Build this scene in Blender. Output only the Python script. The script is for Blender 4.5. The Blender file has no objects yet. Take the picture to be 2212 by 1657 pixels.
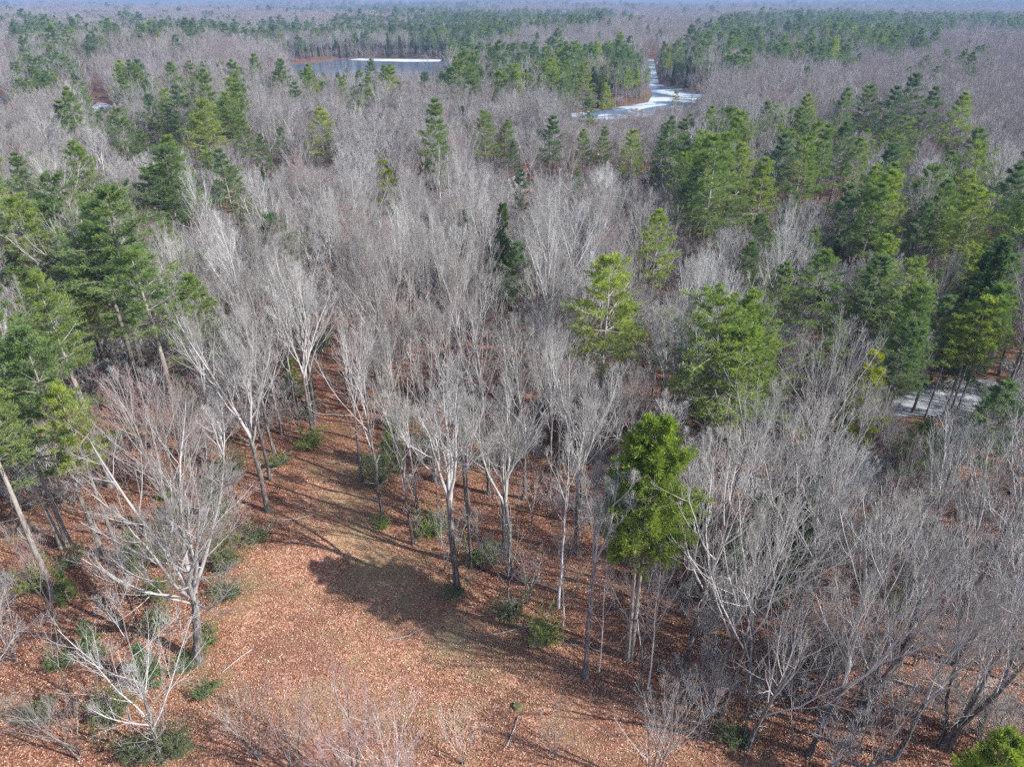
import bpy, math, random
import numpy as np
from math import radians, sin, cos, tan, pi

# ---------------------------------------------------------------- camera, sky, sun, exposure
S = bpy.context.scene
COL = S.collection
H = 40.0                      # height of the drone above the clearing
PITCH = radians(29.35)
F = 1475.0                    # focal length in pixels of a 2212 px wide picture
CU, CV = 1106.0, 828.5
cam_d = bpy.data.cameras.new('camera')
cam_d.sensor_width = 36.0
cam_d.lens = 36.0 * F / 2212.0
cam_d.clip_start = 0.5
cam_d.clip_end = 40000
cam = bpy.data.objects.new('camera', cam_d)
COL.objects.link(cam)
cam.location = (0, 0, H)
cam.rotation_euler = (pi / 2 - PITCH, 0, 0)
S.camera = cam

SUN_EL = radians(38)
SUN_V = np.array([0.93 * cos(SUN_EL), -0.37 * cos(SUN_EL), sin(SUN_EL)])
w = bpy.data.worlds.new('World')
S.world = w
w.use_nodes = True
nt = w.node_tree
bg = nt.nodes['Background']
sky = nt.nodes.new('ShaderNodeTexSky')
sky.sky_type = 'NISHITA'
sky.sun_disc = False
sky.sun_elevation = SUN_EL
sky.sun_rotation = math.atan2(SUN_V[0], SUN_V[1])
nt.links.new(sky.outputs[0], bg.inputs[0])
bg.inputs[1].default_value = 0.115
sl = bpy.data.lights.new('sun', 'SUN')
sl.energy = 5.0
sl.angle = radians(0.5)
sl.color = (1.0, 0.97, 0.93)
so = bpy.data.objects.new('sun', sl)
COL.objects.link(so)
import mathutils
so.rotation_euler = mathutils.Vector(-SUN_V).to_track_quat('-Z', 'Y').to_euler()
so.location = (60, -25, 90)
S.view_settings.view_transform = 'Standard'
S.view_settings.look = 'None'
S.view_settings.exposure = 0.72
S.view_settings.gamma = 1.0
S.cycles.max_bounces = 5
S.cycles.diffuse_bounces = 3
S.cycles.transparent_max_bounces = 8
S.cycles.volume_bounces = 0
S.cycles.use_denoising = False

rng = np.random.default_rng(7)
random.seed(7)
FW = np.array([0, cos(PITCH), -sin(PITCH)])
UP = np.array([0, sin(PITCH), cos(PITCH)])


# ---------------------------------------------------------------- pixel <-> world
def ray(u, v):
    return FW + UP * (-(v - CV) / F) + np.array([(u - CU) / F, 0, 0])


def at(u, v, z=0.0):
    d = ray(u, v)
    t = (z - H) / d[2]
    return np.array([d[0] * t, d[1] * t, z])


def proj(x, y, z):
    zc = y * cos(PITCH) - (z - H) * sin(PITCH)
    yc = y * sin(PITCH) + (z - H) * cos(PITCH)
    zc = np.where(zc > 0.5, zc, 0.5)
    return CU + F * x / zc, CV - F * yc / zc, zc


def inpoly(u, v, poly):
    u = np.asarray(u, float)
    v = np.asarray(v, float)
    r = np.zeros(u.shape, bool)
    n = len(poly)
    for i in range(n):
        x1, y1 = poly[i]
        x2, y2 = poly[(i + 1) % n]
        if y1 == y2:
            continue
        c = (y1 > v) != (y2 > v)
        r ^= c & (u < (x2 - x1) * (v - y1) / (y2 - y1) + x1)
    return r


def polydist(x, y, poly):
    d = np.full(np.shape(x), 1e9)
    n = len(poly)
    for i in range(n):
        a = np.array(poly[i], float)
        b = np.array(poly[(i + 1) % n], float)
        e = b - a
        t = np.clip(((x - a[0]) * e[0] + (y - a[1]) * e[1]) / (e @ e + 1e-9), 0, 1)
        d = np.minimum(d, np.hypot(x - a[0] - t * e[0], y - a[1] - t * e[1]))
    return d


# ---------------------------------------------------------------- materials
def mat(name, rough=0.9):
    m = bpy.data.materials.new(name)
    m.use_nodes = True
    n = m.node_tree.nodes
    b = n['Principled BSDF']
    b.inputs['Roughness'].default_value = rough
    b.inputs['Specular IOR Level'].default_value = 0.15
    return m, m.node_tree, b


def ramp(nt, fac, stops, interp='LINEAR'):
    r = nt.nodes.new('ShaderNodeValToRGB')
    r.color_ramp.interpolation = interp
    e = r.color_ramp.elements
    e[0].position, e[0].color = stops[0][0], (*stops[0][1], 1)
    e[1].position, e[1].color = stops[-1][0], (*stops[-1][1], 1)
    for p, c in stops[1:-1]:
        k = e.new(p)
        k.color = (*c, 1)
    nt.links.new(fac, r.inputs[0])
    return r.outputs[0]


def noise(nt, scale, detail=3, coord=None, rough=0.5, dist=0.0):
    n = nt.nodes.new('ShaderNodeTexNoise')
    n.inputs['Scale'].default_value = scale
    n.inputs['Detail'].default_value = detail
    n.inputs['Roughness'].default_value = rough
    n.inputs['Distortion'].default_value = dist
    if coord is not None:
        nt.links.new(coord, n.inputs['Vector'])
    return n.outputs['Fac']


def mix(nt, fac, a, b, mode='MIX'):
    m = nt.nodes.new('ShaderNodeMix')
    m.data_type = 'RGBA'
    m.blend_type = mode
    for s, val in ((0, fac), (6, a), (7, b)):
        if isinstance(val, (int, float)):
            m.inputs[s].default_value = val
        elif isinstance(val, tuple):
            m.inputs[s].default_value = (*val, 1)
        else:
            nt.links.new(val, m.inputs[s])
    return m.outputs[2]


def mrange(nt, val, a, b, c=0.0, d=1.0):
    m = nt.nodes.new('ShaderNodeMapRange')
    nt.links.new(val, m.inputs[0])
    m.inputs[1].default_value = a
    m.inputs[2].default_value = b
    m.inputs[3].default_value = c
    m.inputs[4].default_value = d
    return m.outputs[0]


def objinfo(nt):
    o = nt.nodes.new('ShaderNodeObjectInfo')
    return o.outputs['Random']


def texco(nt, which='Object'):
    t = nt.nodes.new('ShaderNodeTexCoord')
    return t.outputs[which]


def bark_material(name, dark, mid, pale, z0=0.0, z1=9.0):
    # bark darker low on the stem, paler above it
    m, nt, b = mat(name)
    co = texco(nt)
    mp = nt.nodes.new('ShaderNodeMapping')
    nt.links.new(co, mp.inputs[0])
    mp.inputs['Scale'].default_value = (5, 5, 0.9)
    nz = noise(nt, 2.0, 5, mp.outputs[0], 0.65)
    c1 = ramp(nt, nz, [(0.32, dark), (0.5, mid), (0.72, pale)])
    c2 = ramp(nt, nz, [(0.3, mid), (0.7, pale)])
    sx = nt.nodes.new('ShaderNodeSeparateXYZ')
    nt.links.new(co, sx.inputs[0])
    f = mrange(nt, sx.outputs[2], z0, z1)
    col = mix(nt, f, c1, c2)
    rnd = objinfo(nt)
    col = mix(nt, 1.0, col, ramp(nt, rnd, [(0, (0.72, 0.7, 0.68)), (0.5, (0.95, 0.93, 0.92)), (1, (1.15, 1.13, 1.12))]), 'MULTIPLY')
    nt.links.new(col, b.inputs['Base Color'])
    bp = nt.nodes.new('ShaderNodeBump')
    bp.inputs['Strength'].default_value = 0.6
    bp.inputs['Distance'].default_value = 0.05
    nt.links.new(nz, bp.inputs['Height'])
    nt.links.new(bp.outputs[0], b.inputs['Normal'])
    return m


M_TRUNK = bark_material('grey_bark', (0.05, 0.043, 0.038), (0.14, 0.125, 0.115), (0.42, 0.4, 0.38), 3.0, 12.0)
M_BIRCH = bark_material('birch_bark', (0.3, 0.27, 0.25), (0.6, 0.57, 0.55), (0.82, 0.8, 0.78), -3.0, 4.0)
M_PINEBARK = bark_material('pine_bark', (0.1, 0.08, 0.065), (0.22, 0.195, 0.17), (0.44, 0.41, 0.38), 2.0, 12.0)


def twig_material(name, stops):
    m, nt, b = mat(name)
    rnd = objinfo(nt)
    c = ramp(nt, rnd, stops)
    nz = noise(nt, 0.7, 2, texco(nt))
    c = mix(nt, 1.0, c, ramp(nt, nz, [(0.3, (0.8, 0.79, 0.79)), (0.7, (1.15, 1.14, 1.12))]), 'MULTIPLY')
    nt.links.new(c, b.inputs['Base Color'])
    return m


M_LIMB = twig_material('pale_limb_bark', [(0, (0.33, 0.315, 0.3)), (0.3, (0.46, 0.45, 0.435)), (0.6, (0.5, 0.49, 0.475)), (1, (0.63, 0.62, 0.605))])
M_TWIG = twig_material('twig_bark', [(0, (0.38, 0.25, 0.24)), (0.1, (0.31, 0.27, 0.26)), (0.3, (0.35, 0.33, 0.31)), (0.5, (0.43, 0.42, 0.405)), (0.68, (0.38, 0.345, 0.3)), (0.85, (0.52, 0.51, 0.5)), (1, (0.61, 0.6, 0.59))])
M_FARTWIG = twig_material('far_twig_bark', [(0, (0.3, 0.235, 0.235)), (0.3, (0.29, 0.27, 0.27)), (0.75, (0.35, 0.335, 0.335)), (1, (0.45, 0.44, 0.43))])
M_REDTWIG = twig_material('red_bud_twig_bark', [(0, (0.44, 0.26, 0.24)), (1, (0.52, 0.36, 0.33))])
M_PINELIMB = twig_material('pine_limb_bark', [(0, (0.2, 0.18, 0.155)), (1, (0.34, 0.31, 0.28))])
M_WHITE = twig_material('white_bark', [(0, (0.7, 0.68, 0.66)), (1, (0.78, 0.76, 0.74))])
M_DEAD = twig_material('dead_wood', [(0, (0.22, 0.19, 0.165)), (1, (0.4, 0.37, 0.34))])


def leaf_material(name, stops, tr=(0.12, 0.2, 0.03), varia=0.8):
    m, nt, b = mat(name, 0.6)
    rnd = objinfo(nt)
    co = texco(nt)
    nz = noise(nt, 0.55, 4, co, 0.7)
    ad = nt.nodes.new('ShaderNodeMath')
    ad.operation = 'MULTIPLY_ADD'
    nt.links.new(rnd, ad.inputs[0])
    ad.inputs[1].default_value = 0.75
    a2 = nt.nodes.new('ShaderNodeMath')
    a2.operation = 'MULTIPLY_ADD'
    nt.links.new(nz, a2.inputs[0])
    a2.inputs[1].default_value = varia
    a2.inputs[2].default_value = -varia * 0.37
    nt.links.new(a2.outputs[0], ad.inputs[2])
    c = ramp(nt, ad.outputs[0], stops)
    c = mix(nt, 1.0, c, ramp(nt, noise(nt, 2.2, 2, co, 0.6), [(0.33, (0.6, 0.66, 0.75)), (0.5, (1, 1, 1)), (0.66, (1.35, 1.3, 0.95))]), 'MULTIPLY')
    nt.links.new(c, b.inputs['Base Color'])
    t = nt.nodes.new('ShaderNodeBsdfTranslucent')
    nt.links.new(mix(nt, 1.0, c, (1.3, 1.5, 0.7), 'MULTIPLY'), t.inputs[0])
    ms = nt.nodes.new('ShaderNodeMixShader')
    ms.inputs[0].default_value = 0.42
    nt.links.new(b.outputs[0], ms.inputs[1])
    nt.links.new(t.outputs[0], ms.inputs[2])
    nt.links.new(ms.outputs[0], nt.nodes['Material Output'].inputs[0])
    return m


M_PINE = leaf_material('pine_needles', [(0, (0.155, 0.225, 0.105)), (0.35, (0.2, 0.275, 0.105)), (0.65, (0.27, 0.335, 0.095)), (1, (0.38, 0.42, 0.1))])
M_PINEDARK = leaf_material('blue_green_needles', [(0, (0.125, 0.19, 0.125)), (0.5, (0.175, 0.245, 0.14)), (1, (0.25, 0.315, 0.135))])
M_HEM = leaf_material('hemlock_needles', [(0, (0.06, 0.1, 0.05)), (1, (0.12, 0.18, 0.07))])
M_CEDAR = leaf_material('cedar_leaves', [(0, (0.07, 0.1, 0.03)), (0.5, (0.1, 0.14, 0.04)), (1, (0.15, 0.19, 0.045))])
M_BRIGHT = leaf_material('bright_green_needles', [(0, (0.19, 0.265, 0.065)), (1, (0.37, 0.41, 0.075))])
M_YELLOW = leaf_material('yellow_green_needles', [(0, (0.25, 0.29, 0.03)), (1, (0.42, 0.4, 0.04))])
M_SHRUB = leaf_material('shrub_leaves', [(0, (0.12, 0.155, 0.07)), (0.5, (0.17, 0.225, 0.08)), (1, (0.23, 0.29, 0.085))])


# ---------------------------------------------------------------- mesh helpers
def make_mesh(name, verts, faces, mats, smooth=True, midx=None, attrs=None):
    """verts (n,3); faces: list of int arrays (k, 3 or 4)"""
    me = bpy.data.meshes.new(name)
    verts = np.asarray(verts, np.float32)
    me.vertices.add(len(verts))
    me.vertices.foreach_set('co', verts.ravel())
    lv = np.concatenate([f.ravel() for f in faces]).astype(np.int32)
    sizes = np.concatenate([np.full(len(f), f.shape[1]) for f in faces])
    starts = np.concatenate([[0], np.cumsum(sizes)[:-1]]).astype(np.int32)
    me.loops.add(len(lv))
    me.loops.foreach_set('vertex_index', lv)
    me.polygons.add(len(starts))
    me.polygons.foreach_set('loop_start', starts)
    if midx is not None:
        me.polygons.foreach_set('material_index', midx.astype(np.int32))
    me.polygons.foreach_set('use_smooth', np.full(len(starts), smooth))
    for m in mats:
        me.materials.append(m)
    if attrs:
        for k, v in attrs.items():
            a = me.attributes.new(k, 'FLOAT', 'POINT')
            a.data.foreach_set('value', np.asarray(v, np.float32))
    me.update()
    me.validate()
    return me


def norm(a):
    return a / (np.linalg.norm(a, axis=-1, keepdims=True) + 1e-9)


class Geo:
    def __init__(self):
        self.v, self.f, self.m, self.n = [], [], [], 0

    def add(self, v, f, mi=0):
        self.v.append(v)
        self.f.append(f + self.n)
        self.m.append(np.full(len(f), mi))
        self.n += len(v)

    def tubes(self, P, R, sides, mi=0):
        """P (M,N,3) R (M,N)"""
        if len(P) == 0:
            return
        M, N = R.shape
        T = norm(np.gradient(P, axis=1))
        ref = np.where(np.abs(T[:, :1, 2:3]) > 0.9, np.array([1.0, 0, 0]), np.array([0, 0, 1.0]))
        Uv = norm(np.cross(T, ref + 0 * T))
        Vv = np.cross(T, Uv)
        a = np.arange(sides) * 2 * pi / sides
        ring = P[:, :, None, :] + R[:, :, None, None] * (np.cos(a)[None, None, :, None] * Uv[:, :, None, :] + np.sin(a)[None, None, :, None] * Vv[:, :, None, :])
        v = ring.reshape(-1, 3)
        i = np.arange(M)[:, None, None] * N * sides + np.arange(N - 1)[None, :, None] * sides
        s = np.arange(sides)[None, None, :]
        s2 = (s + 1) % sides
        f = np.stack([i + s, i + s2, i + sides + s2, i + sides + s], -1).reshape(-1, 4)
        self.add(v, f, mi)

    def blades(self, P, D, L, W, mi=0, rg=None):
        """kite shaped blades starting at P along D"""
        K = len(P)
        if K == 0:
            return
        side = norm(np.cross(D, norm(rg.normal(size=(K, 3)))))
        L = np.broadcast_to(L, (K,))[:, None]
        W = np.broadcast_to(W, (K,))[:, None]
        v = np.stack([P, P + D * L * 0.55 + side * W, P + D * L, P + D * L * 0.55 - side * W], 1).reshape(-1, 3)
        f = np.arange(K * 4).reshape(K, 4)
        self.add(v, f, mi)

    def mesh(self, name, mats, smooth=True):
        return make_mesh(name, np.concatenate(self.v), self.f, mats, smooth, np.concatenate(self.m))


def sample(P, R, par, t):
    """position, tangent, radius on polylines par at parameter t"""
    N = R.shape[1]
    x = t * (N - 1)
    i = np.clip(np.floor(x).astype(int), 0, N - 2)
    f = (x - i)[:, None]
    a, b = P[par, i], P[par, i + 1]
    ra, rb = R[par, i], R[par, i + 1]
    return a + (b - a) * f, norm(b - a), ra + (rb - ra) * f[:, 0]


def grow(rg, P, R, n, t0, t1, ang, ang_v, lenf, steps, trop, wob, rs, rtip=0.35, out=None, bias=1.0):
    """n children on every polyline; lenf(t, parent_length) -> length"""
    M = len(P)
    par = np.repeat(np.arange(M), n)
    K = len(par)
    if K == 0:
        return np.zeros((0, steps + 1, 3)), np.zeros((0, steps + 1))
    t = t0 + (t1 - t0) * (np.tile((np.arange(n) + 0.5) / n, M) ** bias)
    t = np.clip(t + rg.uniform(-0.5, 0.5, K) * (t1 - t0) / n, 0.02, 0.99)
    p, T, r = sample(P, R, par, t)
    plen = np.linalg.norm(np.diff(P, axis=1), axis=2).sum(1)[par]
    az = np.tile(np.arange(n) * 2.399, M) + rg.uniform(0, 6.28, M)[par] + rg.normal(0, 0.4, K)
    ref = np.where(np.abs(T[:, 2:3]) > 0.9, np.array([1.0, 0, 0]), np.array([0, 0, 1.0]))
    A = norm(np.cross(T, ref + 0 * T))
    B = np.cross(T, A)
    a = ang + rg.normal(0, ang_v, K)
    D = norm(T * np.cos(a)[:, None] + (A * np.cos(az)[:, None] + B * np.sin(az)[:, None]) * np.sin(a)[:, None])
    L = lenf(t, plen) * rg.uniform(0.7, 1.2, K)
    pts = [p]
    for k in range(steps):
        D = norm(D + np.array([0, 0, trop]) / steps + rg.normal(0, wob, (K, 3)))
        p = p + D * (L / steps)[:, None]
        pts.append(p)
    Pc = np.stack(pts, 1)
    r0 = np.minimum(r * 0.85, r * rs)
    Rc = r0[:, None] * np.linspace(1, rtip, steps + 1)[None, :]
    return Pc, Rc


def stem(rg, h, r, n=13, lean=0.03, wob=0.12, tip=0.12, base=(0, 0)):
    z = np.linspace(0, 1, n)
    ln = rg.normal(0, lean, 2) if np.isscalar(lean) else np.array(lean)
    w = np.cumsum(rg.normal(0, wob, (n, 2)), 0) * 0.5
    w -= w[0]
    x = base[0] + ln[0] * h * z ** 1.3 + w[:, 0]
    y = base[1] + ln[1] * h * z ** 1.3 + w[:, 1]
    P = np.stack([x, y, z * h - 0.25 * (z == 0)], 1)[None]
    flare = 1 + 0.55 * np.exp(-z * h / 0.5)
    R = (r * flare * (1 - (1 - tip) * z))[None]
    return P, R


MINR = {0: 0.0, 1: 0.006, 2: 0.018, 3: 0.045}


def bare_tree(name, seed, h=18, r=0.17, t0=0.38, limbs=12, ang=0.62, spread=1.0, lod=0, twig=None, lean=0.02, trunk_m=None, stems=1, trop=0.7, sweep=0.25, limb_m=None, dens=1.0, lr=0.55, fork=None, low=0):
    """returns (trunk mesh, crown mesh); lod>=1 -> one joined mesh"""
    rg = np.random.default_rng(seed)
    twig = twig or M_TWIG
    limb_m = limb_m or M_LIMB
    gt, gc = Geo(), Geo()
    tr_P, tr_R = [], []
    for s in range(stems):
        if stems > 1:
            a = s * 6.283 / stems + rg.uniform(-0.5, 0.5)
            q = rg.uniform(0.6, 1.25)
            P, R = stem(rg, h * rg.uniform(0.8, 1), r * rg.uniform(0.75, 1.1), lean=(cos(a) * sweep * q, sin(a) * sweep * q), wob=0.1, base=(cos(a) * r * 1.3, sin(a) * r * 1.3))
        else:
            P, R = stem(rg, h, r, lean=lean)
        tr_P.append(P)
        tr_R.append(R)
    Plow = None
    if fork and stems == 1:
        zf, nf, fa = fork
        P, R = stem(rg, h * zf, r, n=7, lean=lean, tip=0.72)
        gt.tubes(P, R, [9, 6, 5, 4][lod])
        Plow, Rlow = P, R
        K = nf
        az = np.arange(K) * 6.283 / K + rg.normal(0, .3, K) + rg.uniform(0, 6)
        a = np.abs(fa * rg.uniform(.6, 1.35, K))
        a[0] *= 0.35
        D = np.stack([np.cos(az) * np.sin(a), np.sin(az) * np.sin(a), np.cos(a)], 1)
        p = P[:, -1] + D * 0.0
        p = p - np.array([0, 0, 1.0]) * rg.uniform(0, .12 * h * zf, K)[:, None] * (np.arange(K) > 1)[:, None]
        pts = [p]
        L = h * (1 - zf) * rg.uniform(.78, 1.05, K)
        for q in range(9):
            D = norm(D + np.array([0, 0, .035]) + rg.normal(0, .075, (K, 3)))
            p = p + D * (L / 9)[:, None]
            pts.append(p)
        tr_P = [np.stack(pts, 1)]
        tr_R = [(r * .52 * rg.uniform(.75, 1.1, K))[:, None] * np.linspace(1, .1, 10)[None]]
        nl_ = max(4, int(limbs * .75))
        gc.tubes(tr_P[0], np.maximum(tr_R[0], MINR[lod]), [8, 6, 4, 4][lod])
        t0 = 0.14
    P0 = np.concatenate(tr_P)
    R0 = np.concatenate(tr_R)
    if Plow is None:
        gt.tubes(P0, R0, [9, 6, 5, 4][lod])
    nl = max(4, int(limbs / (1 if stems == 1 else 1.5)))
    if Plow is not None:
        nl = nl_
    k = [0.85, 0.75, 0.55, 0.35][lod] * dens

    def c(n):
        return max(2, int(round(n * k)))
    P1, R1 = grow(rg, P0, R0, nl, t0, 0.97, ang, 0.14, lambda t, L: spread * (L * (1 - t) * 0.82 + 0.06 * L), 6, trop, 0.075, lr)
    if low:
        Pq, Rq = grow(rg, Plow, Rlow, low, .8, .99, 1.05, .12, lambda t, L: 1.15 * L + 0 * t, 6, .45, .12, .36)
        P1, R1 = np.concatenate([P1, Pq]), np.concatenate([R1, Rq])
    mr = MINR[lod]
    R1 = np.minimum(R1, (.06 if r < .25 else .09) * np.linspace(1, .4, R1.shape[1]))
    gc.tubes(P1, np.maximum(R1, mr), [6, 5, 4, 3][lod], 0)
    # a few thin dead limbs below the crown
    if lod < 2:
        Pd, Rd = grow(rg, P0 if Plow is None else Plow, R0 if Plow is None else Rlow, 5 if stems == 1 else 2, 0.15 if Plow is None else .5, t0 if Plow is None else .98, 1.25, 0.2, lambda t, L: 0.07 * L + 0 * t, 4, 0.1, 0.14, 0.22)
        gc.tubes(Pd, np.maximum(Rd, mr), 3, 0)
        Pe, Re = grow(rg, Pd, Rd, 4, 0.3, 0.95, 0.8, 0.2, lambda t, L: 0.4 * L, 3, 0.1, 0.1, 0.5)
        gc.tubes(Pe, np.maximum(Re, 0.008 + mr), 3, 1)
    P2, R2 = grow(rg, P1, R1, c(8), 0.18, 0.97, 0.5, 0.18, lambda t, L: L * (0.5 * (1 - t) + 0.16), 5, 0.55, 0.09, 0.55)
    R2 = np.minimum(R2, 0.04 * np.linspace(1, .4, R2.shape[1]))
    gc.tubes(P2, np.maximum(R2, mr + 0.005), [4, 3, 3, 3][lod], 0)
    P3, R3 = grow(rg, P2, R2, c(6), 0.12, 0.97, 0.6, 0.22, lambda t, L: L * (0.45 * (1 - t) + 0.22), 4, 0.45, 0.1, 0.6)
    R3 = np.minimum(R3, 0.015 * np.linspace(1, .5, R3.shape[1]))
    gc.tubes(P3, np.maximum(R3, mr + 0.006), 3, 1)
    if lod <= 1:
        P4, R4 = grow(rg, P3, R3, [3, 2][lod], 0.15, 0.97, 0.6, 0.22, lambda t, L: 0.25 + L * 0.4 * (1 - t), 2, 0.35, 0.1, 0.7)
        gc.tubes(P4, np.clip(R4, mr + 0.0045, mr + .007), 3, 1)
    if lod == 0:
        return gt.mesh(name + '_trunk', [trunk_m or M_TRUNK]), gc.mesh(name + '_crown', [limb_m, twig])
    n0 = gt.n
    gt.v += gc.v
    gt.f += [f + n0 for f in gc.f]
    gt.m += [m + 1 for m in gc.m]
    gt.n += gc.n
    return gt.mesh(name, [trunk_m or M_TRUNK, limb_m, twig]), None


def conifer(name, seed, h=20, r=0.2, rad=3.6, cb=0.3, kind='pine', lod=0, leaf=None, trunks=1, lean=0.015, fill=0.85, ragged=0.35, split=0.06, gapf=1.0):
    rg = np.random.default_rng(seed)
    leaf = leaf or M_PINE
    gt, gc = Geo(), Geo()
    for s in range(trunks):
        hh = h * (1 if s == 0 else rg.uniform(0.82, 0.94))
        if trunks > 1:
            a = rg.uniform(0, 6.28)
            P0, R0 = stem(rg, hh, r * 0.85, lean=(cos(a) * split, sin(a) * split), wob=0.05, base=(0.4 * cos(a), 0.4 * sin(a)), tip=0.1)
        else:
            P0, R0 = stem(rg, hh, r, lean=lean, wob=0.05, tip=0.1)
        gt.tubes(P0, R0, [9, 6, 4, 4][lod])
        # whorls
        if kind == 'pine':
            gap, nb = [1.15, 1.15, 1.25, 1.9][lod], [7, 6, 5, 4][lod]
        else:
            gap, nb = [0.5, 0.55, 0.85, 1.6][lod], [6, 5, 5, 4][lod]
        gap *= gapf
        zc0 = cb * hh
        zs = np.arange(zc0, hh * 0.985, gap)
        zs = zs + rg.uniform(-0.2, 0.2, len(zs)) * gap
        wl = rg.uniform(.72, 1.12, len(zs))
        t = np.repeat(zs / hh, nb)
        K = len(t)
        x = (t - cb) / (1 - cb)          # 0 crown base .. 1 top
        az = rg.uniform(0, 6.28, K) + np.repeat(np.arange(len(zs)) * 1.3, nb) + np.tile(np.arange(nb) * 6.283 / nb, len(zs)) * 1.0
        az = np.repeat(np.arange(len(zs)) * 1.3, nb) + np.tile(np.arange(nb) * 6.283 / nb, len(zs)) + rg.normal(0, 0.3, K)
        if kind == 'pine':
            prof = np.clip((1 - x), 0, 1) ** 0.68 * (0.6 + 0.4 * np.minimum(1, x * 4 + 0.2)) * np.repeat(wl, nb)
            # sectors of the crown reach further out than others
            sect = 1 + ragged * np.sin(az * 2 + seed) * 0.5 + ragged * np.sin(az * 3 + t * 9 + seed * 2) * 0.5
            L = rad * prof * sect * rg.uniform(1 - ragged * 0.9, 1 + ragged * 0.5, K) + 0.25
            el = 0.12 + 0.75 * x ** 2.5 + rg.normal(0, 0.1, K)
            curve = 0.25
        else:
            prof = np.clip((1 - x), 0, 1) ** 0.85
            L = rad * prof * rg.uniform(0.45, 1.2, K) * np.repeat(wl, nb) * (1 + .22 * np.sin(az * 2 + seed + t * 14)) + 0.15
            el = -0.12 + 0.6 * x ** 3 + rg.normal(0, 0.08, K)
            curve = -0.12 if kind == 'hemlock' else 0.9
            if kind == 'cedar':
                el = 0.5 + rg.normal(0, 0.1, K)
        keep = rg.random(K) < (0.93 if kind == 'pine' else 0.97)
        t, az, L, el, x = t[keep], az[keep], L[keep], el[keep], x[keep]
        K = len(t)
        p, T, rr = sample(P0, R0, np.zeros(K, int), t)
        D = np.stack([np.cos(az) * np.cos(el), np.sin(az) * np.cos(el), np.sin(el)], 1)
        steps = [5, 4, 3, 2][lod]
        pts = [p]
        for q in range(steps):
            D = norm(D + np.array([0, 0, curve / steps]) + rg.normal(0, 0.05, (K, 3)))
            p = p + D * (L / steps)[:, None]
            pts.append(p)
        P1 = np.stack(pts, 1)
        R1 = (0.014 + 0.013 * L)[:, None] * np.linspace(1, 0.3, steps + 1)[None]
        gc.tubes(P1, np.maximum(R1, MINR[lod]), [4, 3, 3, 3][lod], 1)
        # side branchlets, spread mostly level
        ns = [9, 7, 4, 0][lod] if kind == 'pine' else [8, 6, 4, 0][lod]
        fol_P, fol_D, fol_L = [], [], []
        if ns:
            P2, R2 = grow(rg, P1, R1, ns, 0.25 if kind == 'pine' else 0.1, 0.98, 0.85, 0.2, lambda tt, LL: LL * (0.38 * (1 - tt) + 0.14) + 0.12, 3, 0.25 if kind == 'pine' else -0.15, 0.08, 0.5)
            # flatten the branchlets into the plane of their branch
            base = P2[:, :1]
            off = P2 - base
            off[:, :, 2] *= 0.3
            P2 = base + off
            if lod < 2:
                gc.tubes(P2, np.maximum(R2, MINR[lod]), 3, 1)
            nt_ = [5, 4, 3][lod]
            tt = np.tile(np.linspace(0.25, 1.0, nt_), len(P2))
            par = np.repeat(np.arange(len(P2)), nt_)
            a, b, _ = sample(P2, R2, par, np.clip(tt + rg.uniform(-.08, .08, len(tt)), 0, 1))
            fol_P.append(a)
            fol_D.append(b)
        nt_ = [5, 4, 4, 5][lod]
        tt = np.tile(np.linspace(0.4, 1.0, nt_), len(P1))
        par = np.repeat(np.arange(len(P1)), nt_)
        a, b, _ = sample(P1, R1, par, tt)
        fol_P.append(a)
        fol_D.append(b)
        FP = np.concatenate(fol_P)
        FD = np.concatenate(fol_D)
        kp = rg.random(len(FP)) < fill
        FP, FD = FP[kp], FD[kp]
        if kind == 'pine':
            nn, LL, WW, up = [(9, 0.30, 0.026, 0.45), (7, 0.4, 0.045, 0.45), (6, 0.65, 0.11, 0.4), (4, 1.5, 0.4, 0.35)][lod]
        else:
            nn, LL, WW, up = [(6, 0.28, 0.045, -0.1), (5, 0.4, 0.075, -0.1), (4, 0.75, 0.18, 0.0), (4, 1.4, 0.4, 0.1)][lod]
        FP = np.repeat(FP, nn, 0)
        FD = np.repeat(FD, nn, 0)
        FD = norm(FD * 0.9 + np.array([0, 0, up]) + rg.normal(0, 0.5, FP.shape))
        FP = FP + rg.normal(0, 0.07 if lod < 2 else 0.15, FP.shape)
        gc.blades(FP, FD, LL * rg.uniform(0.6, 1.2, len(FP)), WW * rg.uniform(0.7, 1.3, len(FP)), 0, rg)
        # bare dead limbs under the live crown
        if kind == 'pine' and lod < 2 and cb > 0.22:
            Pd, Rd = grow(rg, P0, R0, 16 if lod == 0 else 9, 0.12, cb + 0.12, 1.45, 0.15, lambda q, LL: rad * 0.55 + 0 * q, 4, 0.0, 0.1, 0.14)
            gc.tubes(Pd, np.maximum(Rd, MINR[lod]), 3, 1)
            Pe, Re = grow(rg, Pd, Rd, 4, 0.3, 0.95, 0.7, 0.2, lambda q, LL: 0.35 * LL, 2, 0.0, 0.1, 0.5)
            gc.tubes(Pe, np.maximum(Re, 0.01 + MINR[lod]), 3, 1)
    if lod == 0:
        return gt.mesh(name + '_trunk', [M_PINEBARK]), gc.mesh(name + '_crown', [leaf, M_PINELIMB if kind == 'pine' else M_PINEBARK])
    n0 = gt.n
    gt.v += gc.v
    gt.f += [f + n0 for f in gc.f]
    gt.m += [m + 1 for m in gc.m]
    return gt.mesh(name, [M_PINEBARK, leaf, M_PINELIMB if kind == 'pine' else M_PINEBARK]), None


# ---------------------------------------------------------------- object helpers
def tag(o, label=None, cat=None, group=None, kind=None):
    if label:
        o['label'] = label
    if cat:
        o['category'] = cat
    if group:
        o['group'] = group
    if kind:
        o['kind'] = kind
    return o


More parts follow.
